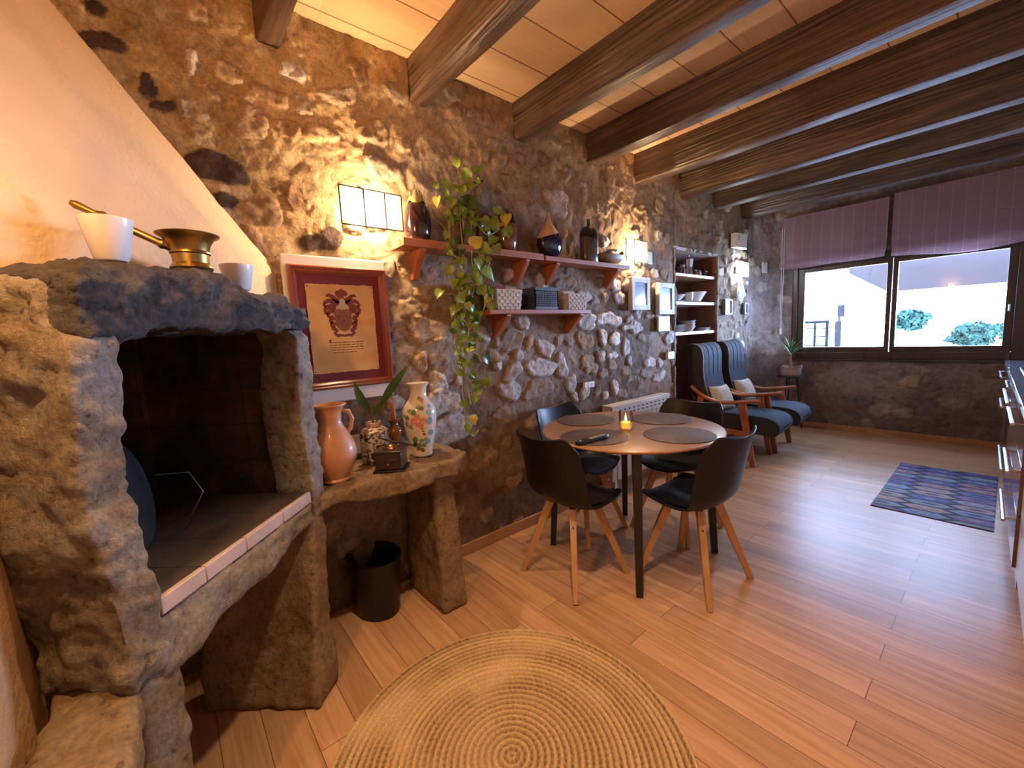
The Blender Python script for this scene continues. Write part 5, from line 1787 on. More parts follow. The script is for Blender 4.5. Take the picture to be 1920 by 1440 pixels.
def jar(name, loc, r, h, m, lid, lab, cat='jar', group='jars and small pots on the top niche shelf'):
    t = thing(name, lab, cat, loc, 0, group)
    MB().lathe([(0, 0), (r * .9, 0), (r, r * .1), (r, h * .66), (r * .75, h * .76), (r * .75, h * .78), (0, h * .78)], 18, cap=False).build('body', m, t)
    MB().lathe([(0, h * .76), (r * .8, h * .76), (r * .8, h * .96), (r * .7, h), (0, h)], 18, cap=False).build('lid', lid, t)
    return t


M['rust'] = simple('paprika', (0.32, 0.09, 0.04), 0.4)
jar('spice_jar', (-0.09, 4.235, Z1), 0.020, 0.105, 'rust', 'white_plastic', 'slim reddish spice jar with a pale cap just left of the metal coffee pot')
jar('spice_jar', (-0.09, 4.505, Z1), 0.022, 0.072, 'rust', 'steel', 'short reddish spice jar first to the right of the metal coffee pot')
jar('spice_jar', (-0.09, 4.595, Z1), 0.020, 0.070, 'white_ceramic', 'steel', 'white spice jar second to the right of the metal coffee pot')
jar('spice_jar', (-0.09, 4.672, Z1), 0.026, 0.098, 'black_plastic', 'black_plastic', 'black jar near the right end of the top niche shelf')
jar('spice_jar', (-0.09, 4.745, Z1), 0.024, 0.072, 'dark_steel', 'white_plastic', 'last small jar at the right end of the top niche shelf')
jar('small_moka', (-0.13, 4.05, Z1), 0.034, 0.125, 'dark_steel', 'black_plastic', 'small dark coffee maker in the left shadow of the top niche shelf', 'coffee pot')
jar('small_moka', (-0.09, 4.14, Z1), 0.032, 0.100, 'dark_steel', 'black_plastic', 'dark coffee maker beside the slim reddish spice jar', 'coffee pot')


def dish(name, loc, r, h, lab, cat, group, m='white_ceramic', foot=0.5):
    o = MB().lathe([(0, 0.002), (r * foot * .9, 0.002), (r * foot, 0), (r * foot, 0.004), (r * (foot + .3 * (1 - foot)), h * .35), (r, h), (r - .003, h), (r * (foot + .25 * (1 - foot)), h * .42), (0, h * .2 + 0.003)], 36, cap=False).build(name, m, loc=loc)
    return tag(o, lab, cat, group)


G = 'crockery in the wall niche'
dish('plate', (-0.13, 4.45, Z2), 0.125, 0.014, 'flat white plate under the bowls on the middle niche shelf', 'plate', G)
dish('plate', (-0.14, 4.14, Z2), 0.115, 0.014, 'white plate under the left bowl on the middle niche shelf', 'plate', G)
dish('bowl', (-0.14, 4.15, Z2 + 0.014), 0.11, 0.062, 'shallow white bowl at the left of the middle niche shelf', 'bowl', G)
tag(MB().lathe([(0, 0), (0.030, 0), (0.036, 0.01), (0.040, 0.088), (0.037, 0.088), (0.032, 0.012), (0, 0.01)], 28, cap=False).build('cup', 'white_ceramic', loc=(-0.06, 4.305, Z2 + 0.014)), 'tall white cup between the two bowls on the middle niche shelf', 'cup', G)
dish('bowl', (-0.13, 4.50, Z2 + 0.014), 0.150, 0.095, 'large flared white bowl at the right of the middle niche shelf', 'bowl', G, foot=0.62)
for k in range(6):
    dish('plate', (-0.16, 4.17, Z3 + k * 0.012), 0.125, 0.016, ('bottom', 'second', 'third', 'fourth', 'fifth', 'topmost')[k] + ' plate of the left stack on the lowest niche shelf', 'plate', G)
for k in range(4):
    dish('bowl', (-0.10, 4.36, Z3 + k * 0.020), 0.072, 0.045, ('bottom', 'second', 'third', 'topmost')[k] + ' beige bowl of the front stack on the lowest niche shelf', 'bowl', G, M['trunk'] if False else simple('beige_stoneware', (0.58, 0.52, 0.44), 0.4), 0.55)
for k in range(3):
    dish('bowl', (-0.20, 4.53, Z3 + k * 0.030), 0.095, 0.060, ('bottom', 'middle', 'topmost')[k] + ' blue grey bowl of the back stack on the lowest niche shelf', 'bowl', G, simple('blue_grey_stoneware', (0.28, 0.34, 0.40), 0.3), 0.6)
for k in range(3):
    dish('saucer', (-0.07, 4.64, Z3 + k * 0.011), 0.085, 0.014, ('bottom', 'middle', 'topmost')[k] + ' saucer of the right stack on the lowest niche shelf', 'saucer', G)

# ------------------------------------------------------------------ radiator
ra = thing('radiator', 'cream panel radiator under the stone wall behind the table', 'radiator', (0.0, 2.70, 0.0))
n = 13
for k in range(n):
    y = 0.005 + k * 0.0668
    mb = MB()
    mb.box(0.045, 0.112, y, y + 0.060, 0.115, 0.66).box(0.055, 0.105, y + 0.010, y + 0.050, 0.66, 0.70)
    mb.build('section', 'radiator', ra, bevel=0.006)
mb = MB().box(0.030, 0.128, -0.01, 0.875, 0.735, 0.752).box(0.118, 0.128, -0.01, 0.875, 0.645, 0.736)
mb.box(0.03, 0.128, -0.01, 0.0, 0.645, 0.736)
mb.build('top_grille', 'radiator', ra, bevel=0.003)
mb = MB()
for k in range(13):
    for j in (0, 1):
        y = 0.022 + k * 0.0655
        mb.box(0.1275, 0.1287, y, y + 0.026, 0.670 + j * 0.030, 0.682 + j * 0.030)
mb.build('grille_slots', 'dark_slot', ra)
for a in (0.05, 0.78):
    MB().box(0.06, 0.10, a, a + 0.03, 0.0, 0.12).build('foot', 'radiator', ra)
MB().tube([(0.08, 0.0, 0.14), (0.08, -0.045, 0.14), (0.08, -0.05, 0.10), (0.08, -0.05, 0.0)], 0.011, 10).build('pipe', 'radiator', ra)

# ------------------------------------------------------------------ dining table and what stands on it
TC = (0.687, 2.105)
tb = thing('dining_table', 'round beech topped dining table on four black square legs', 'table', (TC[0], TC[1], 0))
MB().lathe([(0, 0.748), (0.495, 0.748), (0.518, 0.757), (0.525, 0.765), (0.523, 0.771), (0.518, 0.772), (0, 0.772)], 96, cap=False).build('tabletop', 'table_top', tb, angle=30)
mb = MB()
for k in range(4):
    a0, a1 = math.radians(-51 + 90 * k), math.radians(39 + 90 * k)
    mb.bar((0.38 * math.cos(a0), 0.38 * math.sin(a0), 0.735), (0.38 * math.cos(a1), 0.38 * math.sin(a1), 0.735), 0.03, 0.025)
mb.build('apron', 'black_metal', tb, bevel=0.002)
for k in range(4):
    a = math.radians(-51 + 90 * k)
    mb = MB().bar((0.435 * math.cos(a), 0.435 * math.sin(a), 0.748), (0.487 * math.cos(a), 0.487 * math.sin(a), 0.0), 0.046, 0.046, 0.034, 0.034, up=(math.cos(a), math.sin(a), 0))
    mb.build('leg', 'black_metal', tb, bevel=0.003)
TT = 0.7725
mats = (((0.345, 2.11), 'round mauve placemat on the table nearest the stone wall'),
        ((0.672, 1.790), 'round mauve placemat under the remote control'),
        ((0.708, 2.435), 'round mauve placemat at the far side of the table toward the armchairs'),
        ((1.000, 2.112), 'round mauve placemat in front of the black chair on the right'))
for (x, y), lab in mats:
    o = MB().lathe([(0, 0), (0.186, 0), (0.189, 0.0015), (0.188, 0.0035), (0.185, 0.004), (0, 0.004)], 72, cap=False).build('placemat', 'placemat', loc=(x, y, TT))
    tag(o, lab, 'placemat', 'round placemats on the table')
ca = thing('candle_glass', 'small glass tumbler with a lit amber candle in the middle of the table', 'candle', (0.705, 2.045, TT))
MB().lathe([(0, 0.004), (0.033, 0.004), (0.037, 0.0), (0.039, 0.006), (0.041, 0.108), (0.0385, 0.108), (0.0365, 0.012), (0, 0.011)], 36, cap=False).build('tumbler', 'glass', ca)
MB().lathe([(0, 0.012), (0.035, 0.012), (0.036, 0.044), (0.030, 0.046), (0, 0.044)], 30, cap=False).build('wax', 'wax', ca)
MB().tube([(0, 0, 0.044), (0, 0, 0.053)], 0.001, 6).build('wick', 'black_metal', ca)
MB().lathe([(0.001, 0.050), (0.005, 0.056), (0.0065, 0.063), (0.004, 0.075), (0.0005, 0.088)], 14).build('flame', 'flame', ca)
l = lamp('candle_light', 'POINT', (0, 0, 0.066), 0.35, (1, 0.5, 0.15), 0.006)
l.parent = ca
rc = thing('remote_control', 'black television remote control lying on the front placemat', 'remote control', (0.735, 1.700, TT + 0.0042), -0.12)
mb = MB()
P = []
for i in range(15):
    t = i / 14
    y = -0.115 + 0.23 * t
    w = 0.021 + 0.004 * math.cos(t * 2 * PI) * 0.6
    e = min(1.0, 6 * t + 0.35, 6 * (1 - t) + 0.35)
    z = 0.016 + 0.005 * t
    P.append([(-w * e, y, 0.002), (-w * e, y, z * .7), (-w * .82 * e, y, z), (w * .82 * e, y, z), (w * e, y, z * .7), (w * e, y, 0.002), (w * .7 * e, y, 0), (-w * .7 * e, y, 0)])
mb.grid(P, True)
mb.f += [tuple(range(8)), tuple(14 * 8 + k for k in range(8))]
mb.mi += [0, 0]
mb.build('case', 'black_plastic', rc)
mb = MB()
for i in range(9):
    for j in range(3):
        y = -0.02 + i * 0.0135
        mb.box(-0.0135 + j * 0.0105, -0.0065 + j * 0.0105, y, y + 0.007, 0.017 + 0.0217 * (y + .115) - .0008, 0.0195 + 0.0217 * (y + .115) - .0008)
mb.build('buttons', 'book_grey', rc, smooth=False)
MB().lathe([(0.006, 0.0165), (0.006, 0.019), (0, 0.0195)], 16, (0, -0.085, 0), cap=False).build('round_button', 'white_plastic', rc)

# ------------------------------------------------------------------ black shell chairs
def chair_shell():
    prof = [(.215, .447, .165, 0), (.205, .455, .195, .02), (.17, .455, .222, .06), (.09, .447, .238, .14), (.0, .441, .245, .22), (-.08, .441, .245, .32), (-.135, .455, .243, .48), (-.172, .487, .240, .66), (-.194, .535, .238, .82),
            (-.210, .60, .236, .95), (-.226, .67, .234, 1), (-.243, .74, .232, 1), (-.256, .79, .228, 1), (-.264, .818, .222, 1), (-.269, .832, .214, 1)]
    P = []
    nt_ = 28
    for i, (y, z, w, bk) in enumerate(prof):
        row = []
        k = i / (len(prof) - 1)
        for j in range(nt_ + 1):
            t = -1 + 2 * j / nt_
            a = abs(t)
            yy = y + bk * 0.085 * a ** 2.4 * (1.0 if k < .9 else 0.75)
            zz = z + (1 - bk) * 0.045 * a ** 3
            if k > 0.62:
                tt = (k - 0.62) / 0.38
                zz += tt * (0.030 * a ** 1.6 - 0.055 * max(0, a - 0.80) / 0.20 * max(0, a - 0.80) / 0.20)
            if i < 3:
                yy -= (3 - i) * 0.012 * a ** 3
            row.append((w * t, yy, zz))
        P.append(row)
    return P


def make_chair():
    t = thing('dining_chair', 'chair', 'chair', (0, 0, 0), 0, 'black shell chairs round the table')
    P = chair_shell()
    o = MB().grid(P).build('shell', 'black_plastic', t, angle=80)
    sd = o.modifiers.new('thickness', 'SOLIDIFY')
    sd.thickness = 0.011
    sd.offset = 0
    sb = o.modifiers.new('smooth', 'SUBSURF')
    sb.levels = 1
    sb.render_levels = 1
    # padded seat
    Q, R = [], []
    for i in range(13):
        a = i / 12
        y = 0.198 - 0.335 * a
        w = 0.205 * (1 - (2 * a - 1) ** 6 * 0.25) * (0.86 + 0.14 * math.sin(a * PI))
        base = 0.454 - 0.008 * math.sin(a * PI) + 0.012 * max(0, a - 0.8) / 0.2
        row, row2 = [], []
        for j in range(17):
            s = -1 + j / 8
            pf_ = max(0.0, (1 - abs(s) ** 5) * (1 - abs(2 * a - 1) ** 6))
            row.append((w * s, y, base + 0.006 + 0.028 * pf_ + 0.02 * abs(s) ** 3))
            row2.append((w * s, y, base + 0.004 + 0.02 * abs(s) ** 3))
        Q.append(row)
        R.append(row2)
    MB().grid(Q).grid(R[::-1]).build('seat_pad', 'black_leather', t, angle=70)
    mb = MB()
    for sx in (-1, 1):
        mb.bar((sx * 0.10, 0.10, 0.425), (-sx * 0.10, -0.10, 0.425), 0.03, 0.012)
    for sx, sy in ((-1, -1), (1, -1), (1, 1), (-1, 1)):
        mb.bar((sx * 0.078, sy * 0.078, 0.435), (sx * 0.118, sy * 0.118, 0.335), 0.006, 0.03)
    mb.build('bracket', 'black_metal', t)
    for sx, sy in ((-1, -1), (1, -1), (1, 1), (-1, 1)):
        b = MB().bar((sx * 0.086, sy * 0.086, 0.428), (sx * 0.208, sy * 0.208, 0.0), 0.044, 0.036, 0.028, 0.026, up=(-sy, sx, 0)).build('leg', 'oak', t, bevel=0.003)
        d = Vector((sx, sy, 0)).normalized()
        sc = MB()
        for z in (0.385, 0.345):
            f = 0.086 + (0.208 - 0.086) * (0.428 - z) / 0.428
            sc.sphere((sx * f + d.x * 0.019, sy * f + d.y * 0.019, z), 0.0035, 8, 6)
        sc.build('screw', 'steel', b)
    return t


ch = make_chair()
ch.location = (0.612, 1.66, 0)
ch.rotation_euler[2] = -0.04
ch['label'] = 'black shell chair at the front left of the table, its back to the camera'
dup(ch, (1.095, 2.085, 0), math.radians(86), 'black shell chair on the right side of the table, seen from the side')
dup(ch, (0.300, 2.105, 0), math.radians(-88), 'black shell chair between the table and the stone wall')
dup(ch, (0.735, 2.565, 0), math.radians(178), 'black shell chair behind the table, in front of the armchairs')

# ------------------------------------------------------------------ armchairs
def make_armchair():
    t = thing('armchair', 'armchair', 'armchair', (0, 0, 0), 0, 'charcoal wooden armed armchairs')
    W = 0.235
    front = [(-0.015, 1.165), (0.025, 1.178), (0.085, 1.165), (0.122, 1.12), (0.138, 1.05), (0.140, 0.97), (0.140, 0.90), (0.152, 0.80), (0.185, 0.68), (0.235, 0.55), (0.27, 0.49)]
    rear = [(-0.015, 1.165), (-0.045, 1.13), (-0.045, 1.05), (-0.035, 0.90), (-0.005, 0.72), (0.04, 0.56), (0.08, 0.42), (0.12, 0.36), (0.17, 0.34), (0.24, 0.36)]
    n = 26

    def resample(pts, n):
        v = spline([(a, b, 0) for a, b in pts], 8)
        L = [0]
        for p, q in zip(v, v[1:]):
            L.append(L[-1] + (q - p).length)
        out, k = [], 0
        for i in range(n):
            s = L[-1] * i / (n - 1)
            while k < len(L) - 2 and L[k + 1] < s:
                k += 1
            f = (s - L[k]) / max(1e-9, L[k + 1] - L[k])
            out.append(v[k].lerp(v[k + 1], min(1, f)))
        return out
    F, Rr = resample(front, n), resample(rear, n)

    def slab(F, Rr, nm, groove, parent=t):
        mb = MB()
        P = []
        m = 80
        for i in range(len(F)):
            row = []
            for j in range(m + 1):
                s = -1 + 2 * j / m
                g = 0.0
                if groove and 1 < i < 14:
                    for gx in (-0.5, 0.0, 0.5):
                        g += 0.009 * math.exp(-((s - gx) / 0.024) ** 2)
                nx, nz = 1, 0
                row.append((F[i].x - g - 0.012 * abs(s) ** 6, s * W, F[i].y - (g * .5 if i < 6 else 0)))
            P.append(row)
        mb.cur = 0
        mb.grid(P)
        mb.cur = 1
        mb.grid([[(p.x, W * (1 - 2 * j), p.y) for j in (0, 1)] for p in Rr])
        for sgn in (-1, 1):
            mb.grid([[(F[i].x - 0.012, sgn * W, F[i].y), ((F[i].x + Rr[i].x) / 2, sgn * (W + 0.004), (F[i].y + Rr[i].y) / 2), (Rr[i].x, sgn * W, Rr[i].y)] for i in range(len(F))])
        mb.grid([[(F[-1].x, W * (1 - 2 * j), F[-1].y) for j in (0, 1)], [(Rr[-1].x, W * (1 - 2 * j), Rr[-1].y) for j in (0, 1)]])
        return mb.build(nm, ['fabric', 'fabric_side'], parent, angle=40)
    bk = slab(F, Rr, 'backrest', True)
    for sgn in (-1, 1):
        MB().tube([(p.x - 0.010, sgn * W, p.y) for p in F], 0.0055, 6).build('piping', 'piping', bk)
    top = [(0.22, 0.475), (0.30, 0.497), (0.45, 0.495), (0.60, 0.490), (0.70, 0.482), (0.765, 0.462), (0.805, 0.42), (0.812, 0.37)]
    bot = [(0.17, 0.34), (0.30, 0.328), (0.45, 0.322), (0.58, 0.318), (0.66, 0.312), (0.73, 0.305), (0.785, 0.315), (0.808, 0.345)]
    F2, R2 = resample(top, 22), resample(bot, 22)
    mb = MB()
    mb.cur = 0
    mb.grid([[(p.x, W * (-1 + j / 8), p.y + 0.008 * (1 - (j / 8 - 1) ** 2) - 0.008 * abs(j / 8 - 1) ** 8) for j in range(17)] for p in F2])
    mb.cur = 1
    mb.grid([[(p.x, W * (1 - 2 * j), p.y) for j in (0, 1)] for p in R2])
    for sgn in (-1, 1):
        mb.grid([[(F2[i].x, sgn * W, F2[i].y - .008), ((F2[i].x + R2[i].x) / 2, sgn * (W + 0.006), (F2[i].y + R2[i].y) / 2), (R2[i].x, sgn * W, R2[i].y)] for i in range(22)])
    mb.grid([[(F2[-1].x, W * (-1 + j / 8), F2[-1].y) for j in range(17)], [(R2[-1].x, W * (-1 + j / 8), R2[-1].y) for j in range(17)]])
    mb.grid([[(F2[0].x, W * (-1 + j / 8), F2[0].y) for j in range(17)], [(R2[0].x, W * (-1 + j / 8), R2[0].y) for j in range(17)]])
    st = mb.build('seat_cushion', ['fabric', 'fabric_side'], t, angle=40)
    for sgn in (-1, 1):
        MB().tube([(p.x, sgn * W, p.y - .006) for p in F2], 0.005, 6).build('piping', 'fabric_side', st)
    for sgn in (-1, 1):
        y = sgn * 0.268
        armp = spline([(0.02, y, 0.748), (0.06, y, 0.712), (0.13, y, 0.660), (0.22, y, 0.620), (0.32, y, 0.602), (0.44, y, 0.610), (0.55, y, 0.624), (0.655, y, 0.640)], 5)
        mb = MB()
        P = []
        for i, p in enumerate(armp):
            q0, q1 = armp[max(0, i - 1)], armp[min(len(armp) - 1, i + 1)]
            d = (q1 - q0).normalized()
            nr = Vector((-d.z, 0, d.x))
            w = 0.024 if 0 < i < len(armp) - 1 else 0.018
            row = []
            for k in range(12):
                a = 2 * PI * k / 12
                row.append(tuple(p + Vector((0, w * math.copysign(abs(math.cos(a)) ** .6, math.cos(a)), 0)) + nr * (0.019 * math.copysign(abs(math.sin(a)) ** .7, math.sin(a)))))
            P.append(row)
        mb.grid(P, True)
        L = len(armp)
        mb.f += [tuple(range(12)), tuple((L - 1) * 12 + k for k in range(12))]
        mb.mi += [0, 0]
        mb.build('arm', 'arm_wood', t, angle=50)
        MB().bar((0.505, y, 0.605), (0.61, y, 0.0), 0.072, 0.032, 0.048, 0.03, up=(0, 1, 0)).build('front_leg', 'arm_wood', t, bevel=0.005)
        MB().bar((0.125, y, 0.655), (0.03, y, 0.0), 0.06, 0.032, 0.045, 0.03, up=(0, 1, 0)).build('rear_leg', 'arm_wood', t, bevel=0.005)
        MB().bar((0.08, y, 0.330), (0.56, y, 0.312), 0.030, 0.052, up=(0, 0, 1)).build('side_rail', 'arm_wood', t, bevel=0.004)
    MB().bar((0.56, -0.26, 0.30), (0.56, 0.26, 0.30), 0.03, 0.045).build('front_rail', 'arm_wood', t, bevel=0.003)
    return t


ac = make_armchair()
ac.location = (0.0, 4.405, 0)
ac.rotation_euler[2] = math.radians(3.5)
ac['label'] = 'charcoal high backed armchair with cherry wood arms, the one nearer the table'
dup(ac, (0.012, 5.005, 0), math.radians(3.5), 'charcoal high backed armchair with cherry wood arms, the farther one beside the window wall')
ac.location = (0.012, 4.405, 0)


def throw_pillow(loc, rot, lab):
    t = thing('throw_pillow', lab, 'cushion', loc, 0, 'cream fleece cushions on the armchairs')
    n = 26
    top, bo = [], []
    for i in range(n + 1):
        r1, r2_ = [], []
        for j in range(n + 1):
            u, v = -1 + 2 * i / n, -1 + 2 * j / n
            k = (1 - abs(u) ** 3.2) * (1 - abs(v) ** 3.2)
            pin = 1 - 0.10 * (1 - abs(u) ** 2) * abs(v) ** 4 - 0.10 * (1 - abs(v) ** 2) * abs(u) ** 4
            h = 0.060 * k ** 0.55 + 0.004 * noise.noise(Vector((u * 5, v * 5, 0)))
            x, y = u * 0.135 * pin, v * 0.135 * pin
            r1.append((x, y, h))
            r2_.append((x, y, -h))
        top.append(r1)
        bo.append(r2_)
    o = MB().grid(top).grid(bo[::-1]).build('cover', 'fluffy', t, angle=80)
    o.rotation_euler = rot
    return t


throw_pillow((0.275, 4.335, 0.620), (0.0, math.radians(66), math.radians(-14)), 'cream fleece cushion leaning on the nearer armchair')
throw_pillow((0.275, 4.925, 0.622), (0.0, math.radians(66), math.radians(-10)), 'cream fleece cushion leaning on the farther armchair')

# ------------------------------------------------------------------ potted palm on its stand
st = thing('plant_stand', 'small black metal side table under the potted palm by the window wall', 'side table', (0.385, 6.06, 0))
MB().lathe([(0, 0.666), (0.150, 0.666), (0.155, 0.672), (0.152, 0.680), (0, 0.678)], 40, cap=False).build('tabletop', 'black_metal', st)
for k in range(3):
    a = 2 * PI * k / 3 + 0.5
    MB().tube([(0.06 * math.cos(a), 0.06 * math.sin(a), 0.668), (0.13 * math.cos(a), 0.13 * math.sin(a), 0.0)], 0.009, 8).build('leg', 'black_metal', st)
pp = thing('flower_pot', 'pinkish square clay pot with a scalloped rim on the small black stand', 'pot', (0.385, 6.06, 0.6805), 0.15)
P = []
n = 48
def sq(a, r, p=4.0):
    c, s = math.cos(a), math.sin(a)
    k = (abs(c) ** p + abs(s) ** p) ** (-1 / p)
    return c * r * k, s * r * k
for r, z, wv in ((0.02, 0.0, 0), (0.095, 0.0, 0), (0.102, 0.005, 0), (0.104, 0.06, 0), (0.108, 0.105, 1), (0.113, 0.112, 1), (0.104, 0.110, 1), (0.098, 0.085, 0), (0.02, 0.085, 0)):
    P.append([sq(2 * PI * k / n, r) + (z + wv * 0.012 * math.cos(4 * 2 * PI * k / n + PI),) for k in range(n)])
MB().grid(P, True).build('body', 'pot_stone', pp, angle=60)
so_ = MB().lathe([(0, 0.088), (0.09, 0.086), (0.092, 0.080), (0, 0.08)], 24, cap=False).build('soil', 'soil', pp)
pm = thing('potted_palm', 'young yucca palm with narrow green leaves in the square clay pot', 'plant', (0.375, 6.06, 0.765))
MB().tube([(0, 0, 0), (0.004, 0, 0.06), (-0.004, 0.0, 0.12), (0, 0, 0.19)], [0.020, 0.016, 0.017, 0.012], 12).build('trunk', 'trunk', pm)
rr = random.Random(5)
mb, mb2 = MB(), MB()
for k in range(26):
    a = 2 * PI * (k * 0.382)
    el = rr.uniform(0.3, 1.25) if k < 20 else rr.uniform(-0.1, 0.15)
    L = rr.uniform(0.17, 0.27)
    tip = Vector((math.cos(a) * math.cos(el) * L, math.sin(a) * math.cos(el) * L * 0.8, 0.19 + math.sin(el) * L))
    if tip.y > 0.19:
        tip.y = 0.19
    blade((0, 0, 0.185), tip, 0.026 if k < 20 else 0.012, 0.02, None, mb if k < 20 else mb2, 8)
mb.build('leaves', 'leaf_palm', pm, angle=80)
mb2.build('dry_leaves', 'stem', pm, angle=80)

# ------------------------------------------------------------------ rugs
prof = []
R, n = 0.585, 27
for k in range(n):
    r0, r1 = R * k / n, R * (k + 1) / n
    for f, z in ((0.02, 0.004), (0.2, 0.0115), (0.5, 0.0140), (0.8, 0.0115), (0.98, 0.004)):
        prof.append((max(0.0005, r0 + (r1 - r0) * f), z))
prof += [(R, 0.002), (0.3, 0.001)]
P = []
seg = 300
for r, z in prof:
    w = 1 + 0.004 * math.sin(r * 40)
    P.append([(r * math.cos(2 * PI * k / seg) * w, r * math.sin(2 * PI * k / seg) * w, z + (0.0012 * math.sin(k * 2 * PI / seg * max(8, int(r * 120))) if z > .007 else 0)) for k in range(seg)])
ju = MB().grid(P, True).build('jute_rug', mat_attr('braided_jute', 0.9, 'Tone', (160, 0.3)), angle=180, loc=(1.178, 0.715, 0.001), fix=False)
V = np.array([v.co[:] for v in ju.data.vertices])
rad = np.hypot(V[:, 0], V[:, 1])
th = np.arctan2(V[:, 1], V[:, 0])
ringi = np.floor(rad / (R / n))
fr = rad / (R / n) - ringi
base = np.array((0.56, 0.375, 0.19))[None, :] * (0.88 + 0.2 * hash2(ringi, ringi * 0, 3))[:, None]
edge = np.clip((np.abs(fr - 0.5) - 0.22) / 0.15, 0, 1)
worn = fbm(V[:, 0] + 5, V[:, 1] + 5, 3.0, 3, 41)
dash = (np.sin(th * np.maximum(8, (rad * 300).astype(int))) > -0.2)
dk = edge * (0.55 + 0.45 * dash) * np.clip((0.66 - worn) / 0.2, 0.12, 1)
cols = base * (1 - dk[:, None]) + np.array((0.20, 0.105, 0.045)) * dk[:, None]
pale = np.clip((worn - 0.55) / 0.12, 0, 1)[:, None] * 0.35
cols = cols * (1 - pale) + np.array((0.55, 0.40, 0.24)) * pale
attr_color(ju, 'Tone', cols)
tag(ju, 'round braided jute rug on the wooden floor in the foreground', 'rug')

# kitchen runner with a tessellated lozenge pattern
rx0, rx1, ry0, ry1 = 1.555, 2.143, 3.82, 5.15
mb = MB()
cl = []


def face(pts, z, c):
    mb.add([(x, y, z) for x, y in pts], [tuple(range(len(pts)))])
    cl.extend([c] * len(pts))


def clip_poly(p):
    for ax, lim, sgn in ((0, 0, 1), (0, rx1 - rx0, -1), (1, 0, 1), (1, ry1 - ry0, -1)):
        out = []
        for i in range(len(p)):
            a, b = p[i - 1], p[i]
            ia, ib = (a[ax] - lim) * sgn >= 0, (b[ax] - lim) * sgn >= 0
            if ia != ib:
                t = (lim - a[ax]) / (b[ax] - a[ax])
                out.append((a[0] + (b[0] - a[0]) * t, a[1] + (b[1] - a[1]) * t))
            if ib:
                out.append(b)
        p = out
        if len(p) < 3:
            return None
    return p


face([(0, 0), (rx1 - rx0, 0), (rx1 - rx0, ry1 - ry0), (0, ry1 - ry0)], 0.004, (0.035, 0.028, 0.05))
cols_h = [(0.16, 0.10, 0.19), (0.10, 0.10, 0.22), (0.14, 0.18, 0.26), (0.24, 0.13, 0.15), (0.20, 0.17, 0.24), (0.15, 0.20, 0.21), (0.27, 0.18, 0.17), (0.09, 0.08, 0.20)]
rr = random.Random(12)
hx, hy = 0.155, 0.058
for j in range(-1, 16):
    for i in range(-1, 5):
        cx_, cy_ = i * hx * 1.5 + 0.04, j * hy * 2 + (hy if i % 2 else 0)
        c = rr.choice(cols_h)
        for s, zz, cc in ((0.86, 0.0048, c), (0.70, 0.0052, tuple(min(1, q * 1.35) for q in c)), (0.5, 0.0056, c), (0.26, 0.006, rr.choice([(0.36, 0.26, 0.22), (0.22, 0.26, 0.32), (0.08, 0.06, 0.12)]))):
            hexp = [(cx_ + s * hx * a, cy_ + s * hy * b) for a, b in ((1, 0), (0.5, 1), (-0.5, 1), (-1, 0), (-0.5, -1), (0.5, -1))]
            q = clip_poly(hexp)
            if q:
                face(q, zz, cc)
mb.box(0, rx1 - rx0, 0, ry1 - ry0, 0.0, 0.0038)
cl += [(0.035, 0.028, 0.05)] * 8
ru = mb.build('patterned_rug', mat_attr('printed_vinyl_rug', 0.7, 'Tone', (60, 0.25), 0.08), smooth=False, loc=(rx0, ry0, 0.0005), fix=False)
attr_color(ru, 'Tone', np.array(cl))
tag(ru, 'blue and purple runner with a lozenge pattern on the floor by the kitchen units', 'rug')

# ------------------------------------------------------------------ kitchen units along the right (local y runs along the front, x into the units)
KA = math.atan2(2.134 - 2.200, 6.03 - 3.37)
KO = Vector((2.2075, 3.07, 0))
kd = Vector((math.sin(-KA) * -1, math.cos(KA), 0))
kd = Vector((2.134 - 2.200, 6.03 - 3.37, 0)).normalized()
krz = math.atan2(kd.y, kd.x) - PI / 2


def ky(y):
    return KO + kd * y


def unit(name, y0, y1, mat, lab, cat, drawers=None, handles=True, kind='door'):
    p = ky(y0)
    t = thing(name, lab, cat, (p.x, p.y, 0), krz)
    W = y1 - y0
    MB().box(0.02, 0.56, 0.001, W - 0.001, 0.0, 0.86).build('carcass', 'dark_steel' if name == 'oven' else 'walnut', t, bevel=0.002)
    fronts = drawers or [(0.11, 0.855)]
    for a, b in fronts:
        f = MB().box(0.0, 0.019, 0.003, W - 0.003, a, b).build('drawer' if drawers else 'door', mat, t, bevel=0.002)
        if handles:
            z = b - 0.05
            h = MB().tube([(-0.038, 0.10 * W, z), (-0.038, 0.90 * W, z)], 0.008, 10)
            for q in (0.16, 0.84):
                h.tube([(0.0, q * W, z), (-0.038, q * W, z)], 0.005, 8)
            h.build('handle', 'steel', f)
    return t


unit('base_cabinet', 0.02, 0.70, 'walnut', 'glossy brown drawer cabinet at the near end of the kitchen run', 'cabinet', [(0.10, 0.36), (0.365, 0.61), (0.615, 0.855)])
unit('base_cabinet', 0.70, 1.60, 'walnut', 'glossy brown drawer cabinet in the middle of the kitchen run', 'cabinet', [(0.10, 0.44), (0.445, 0.855)])
ov = unit('oven', 1.60, 2.20, 'dark_steel', 'built in dark steel oven below the hob', 'oven', [(0.12, 0.70)], True)
MB().box(0.0, 0.019, 0.003, 0.597, 0.705, 0.855).build('control_panel', 'dark_steel', ov, bevel=0.002)
for k in range(4):
    o = MB().lathe([(0.018, 0), (0.018, 0.016), (0.012, 0.022), (0, 0.022)], 20, cap=False).build('knob', 'steel', ov)
    o.rotation_euler = (0, -PI / 2, 0)
    o.location = (0, 0.12 + 0.12 * k, 0.79)
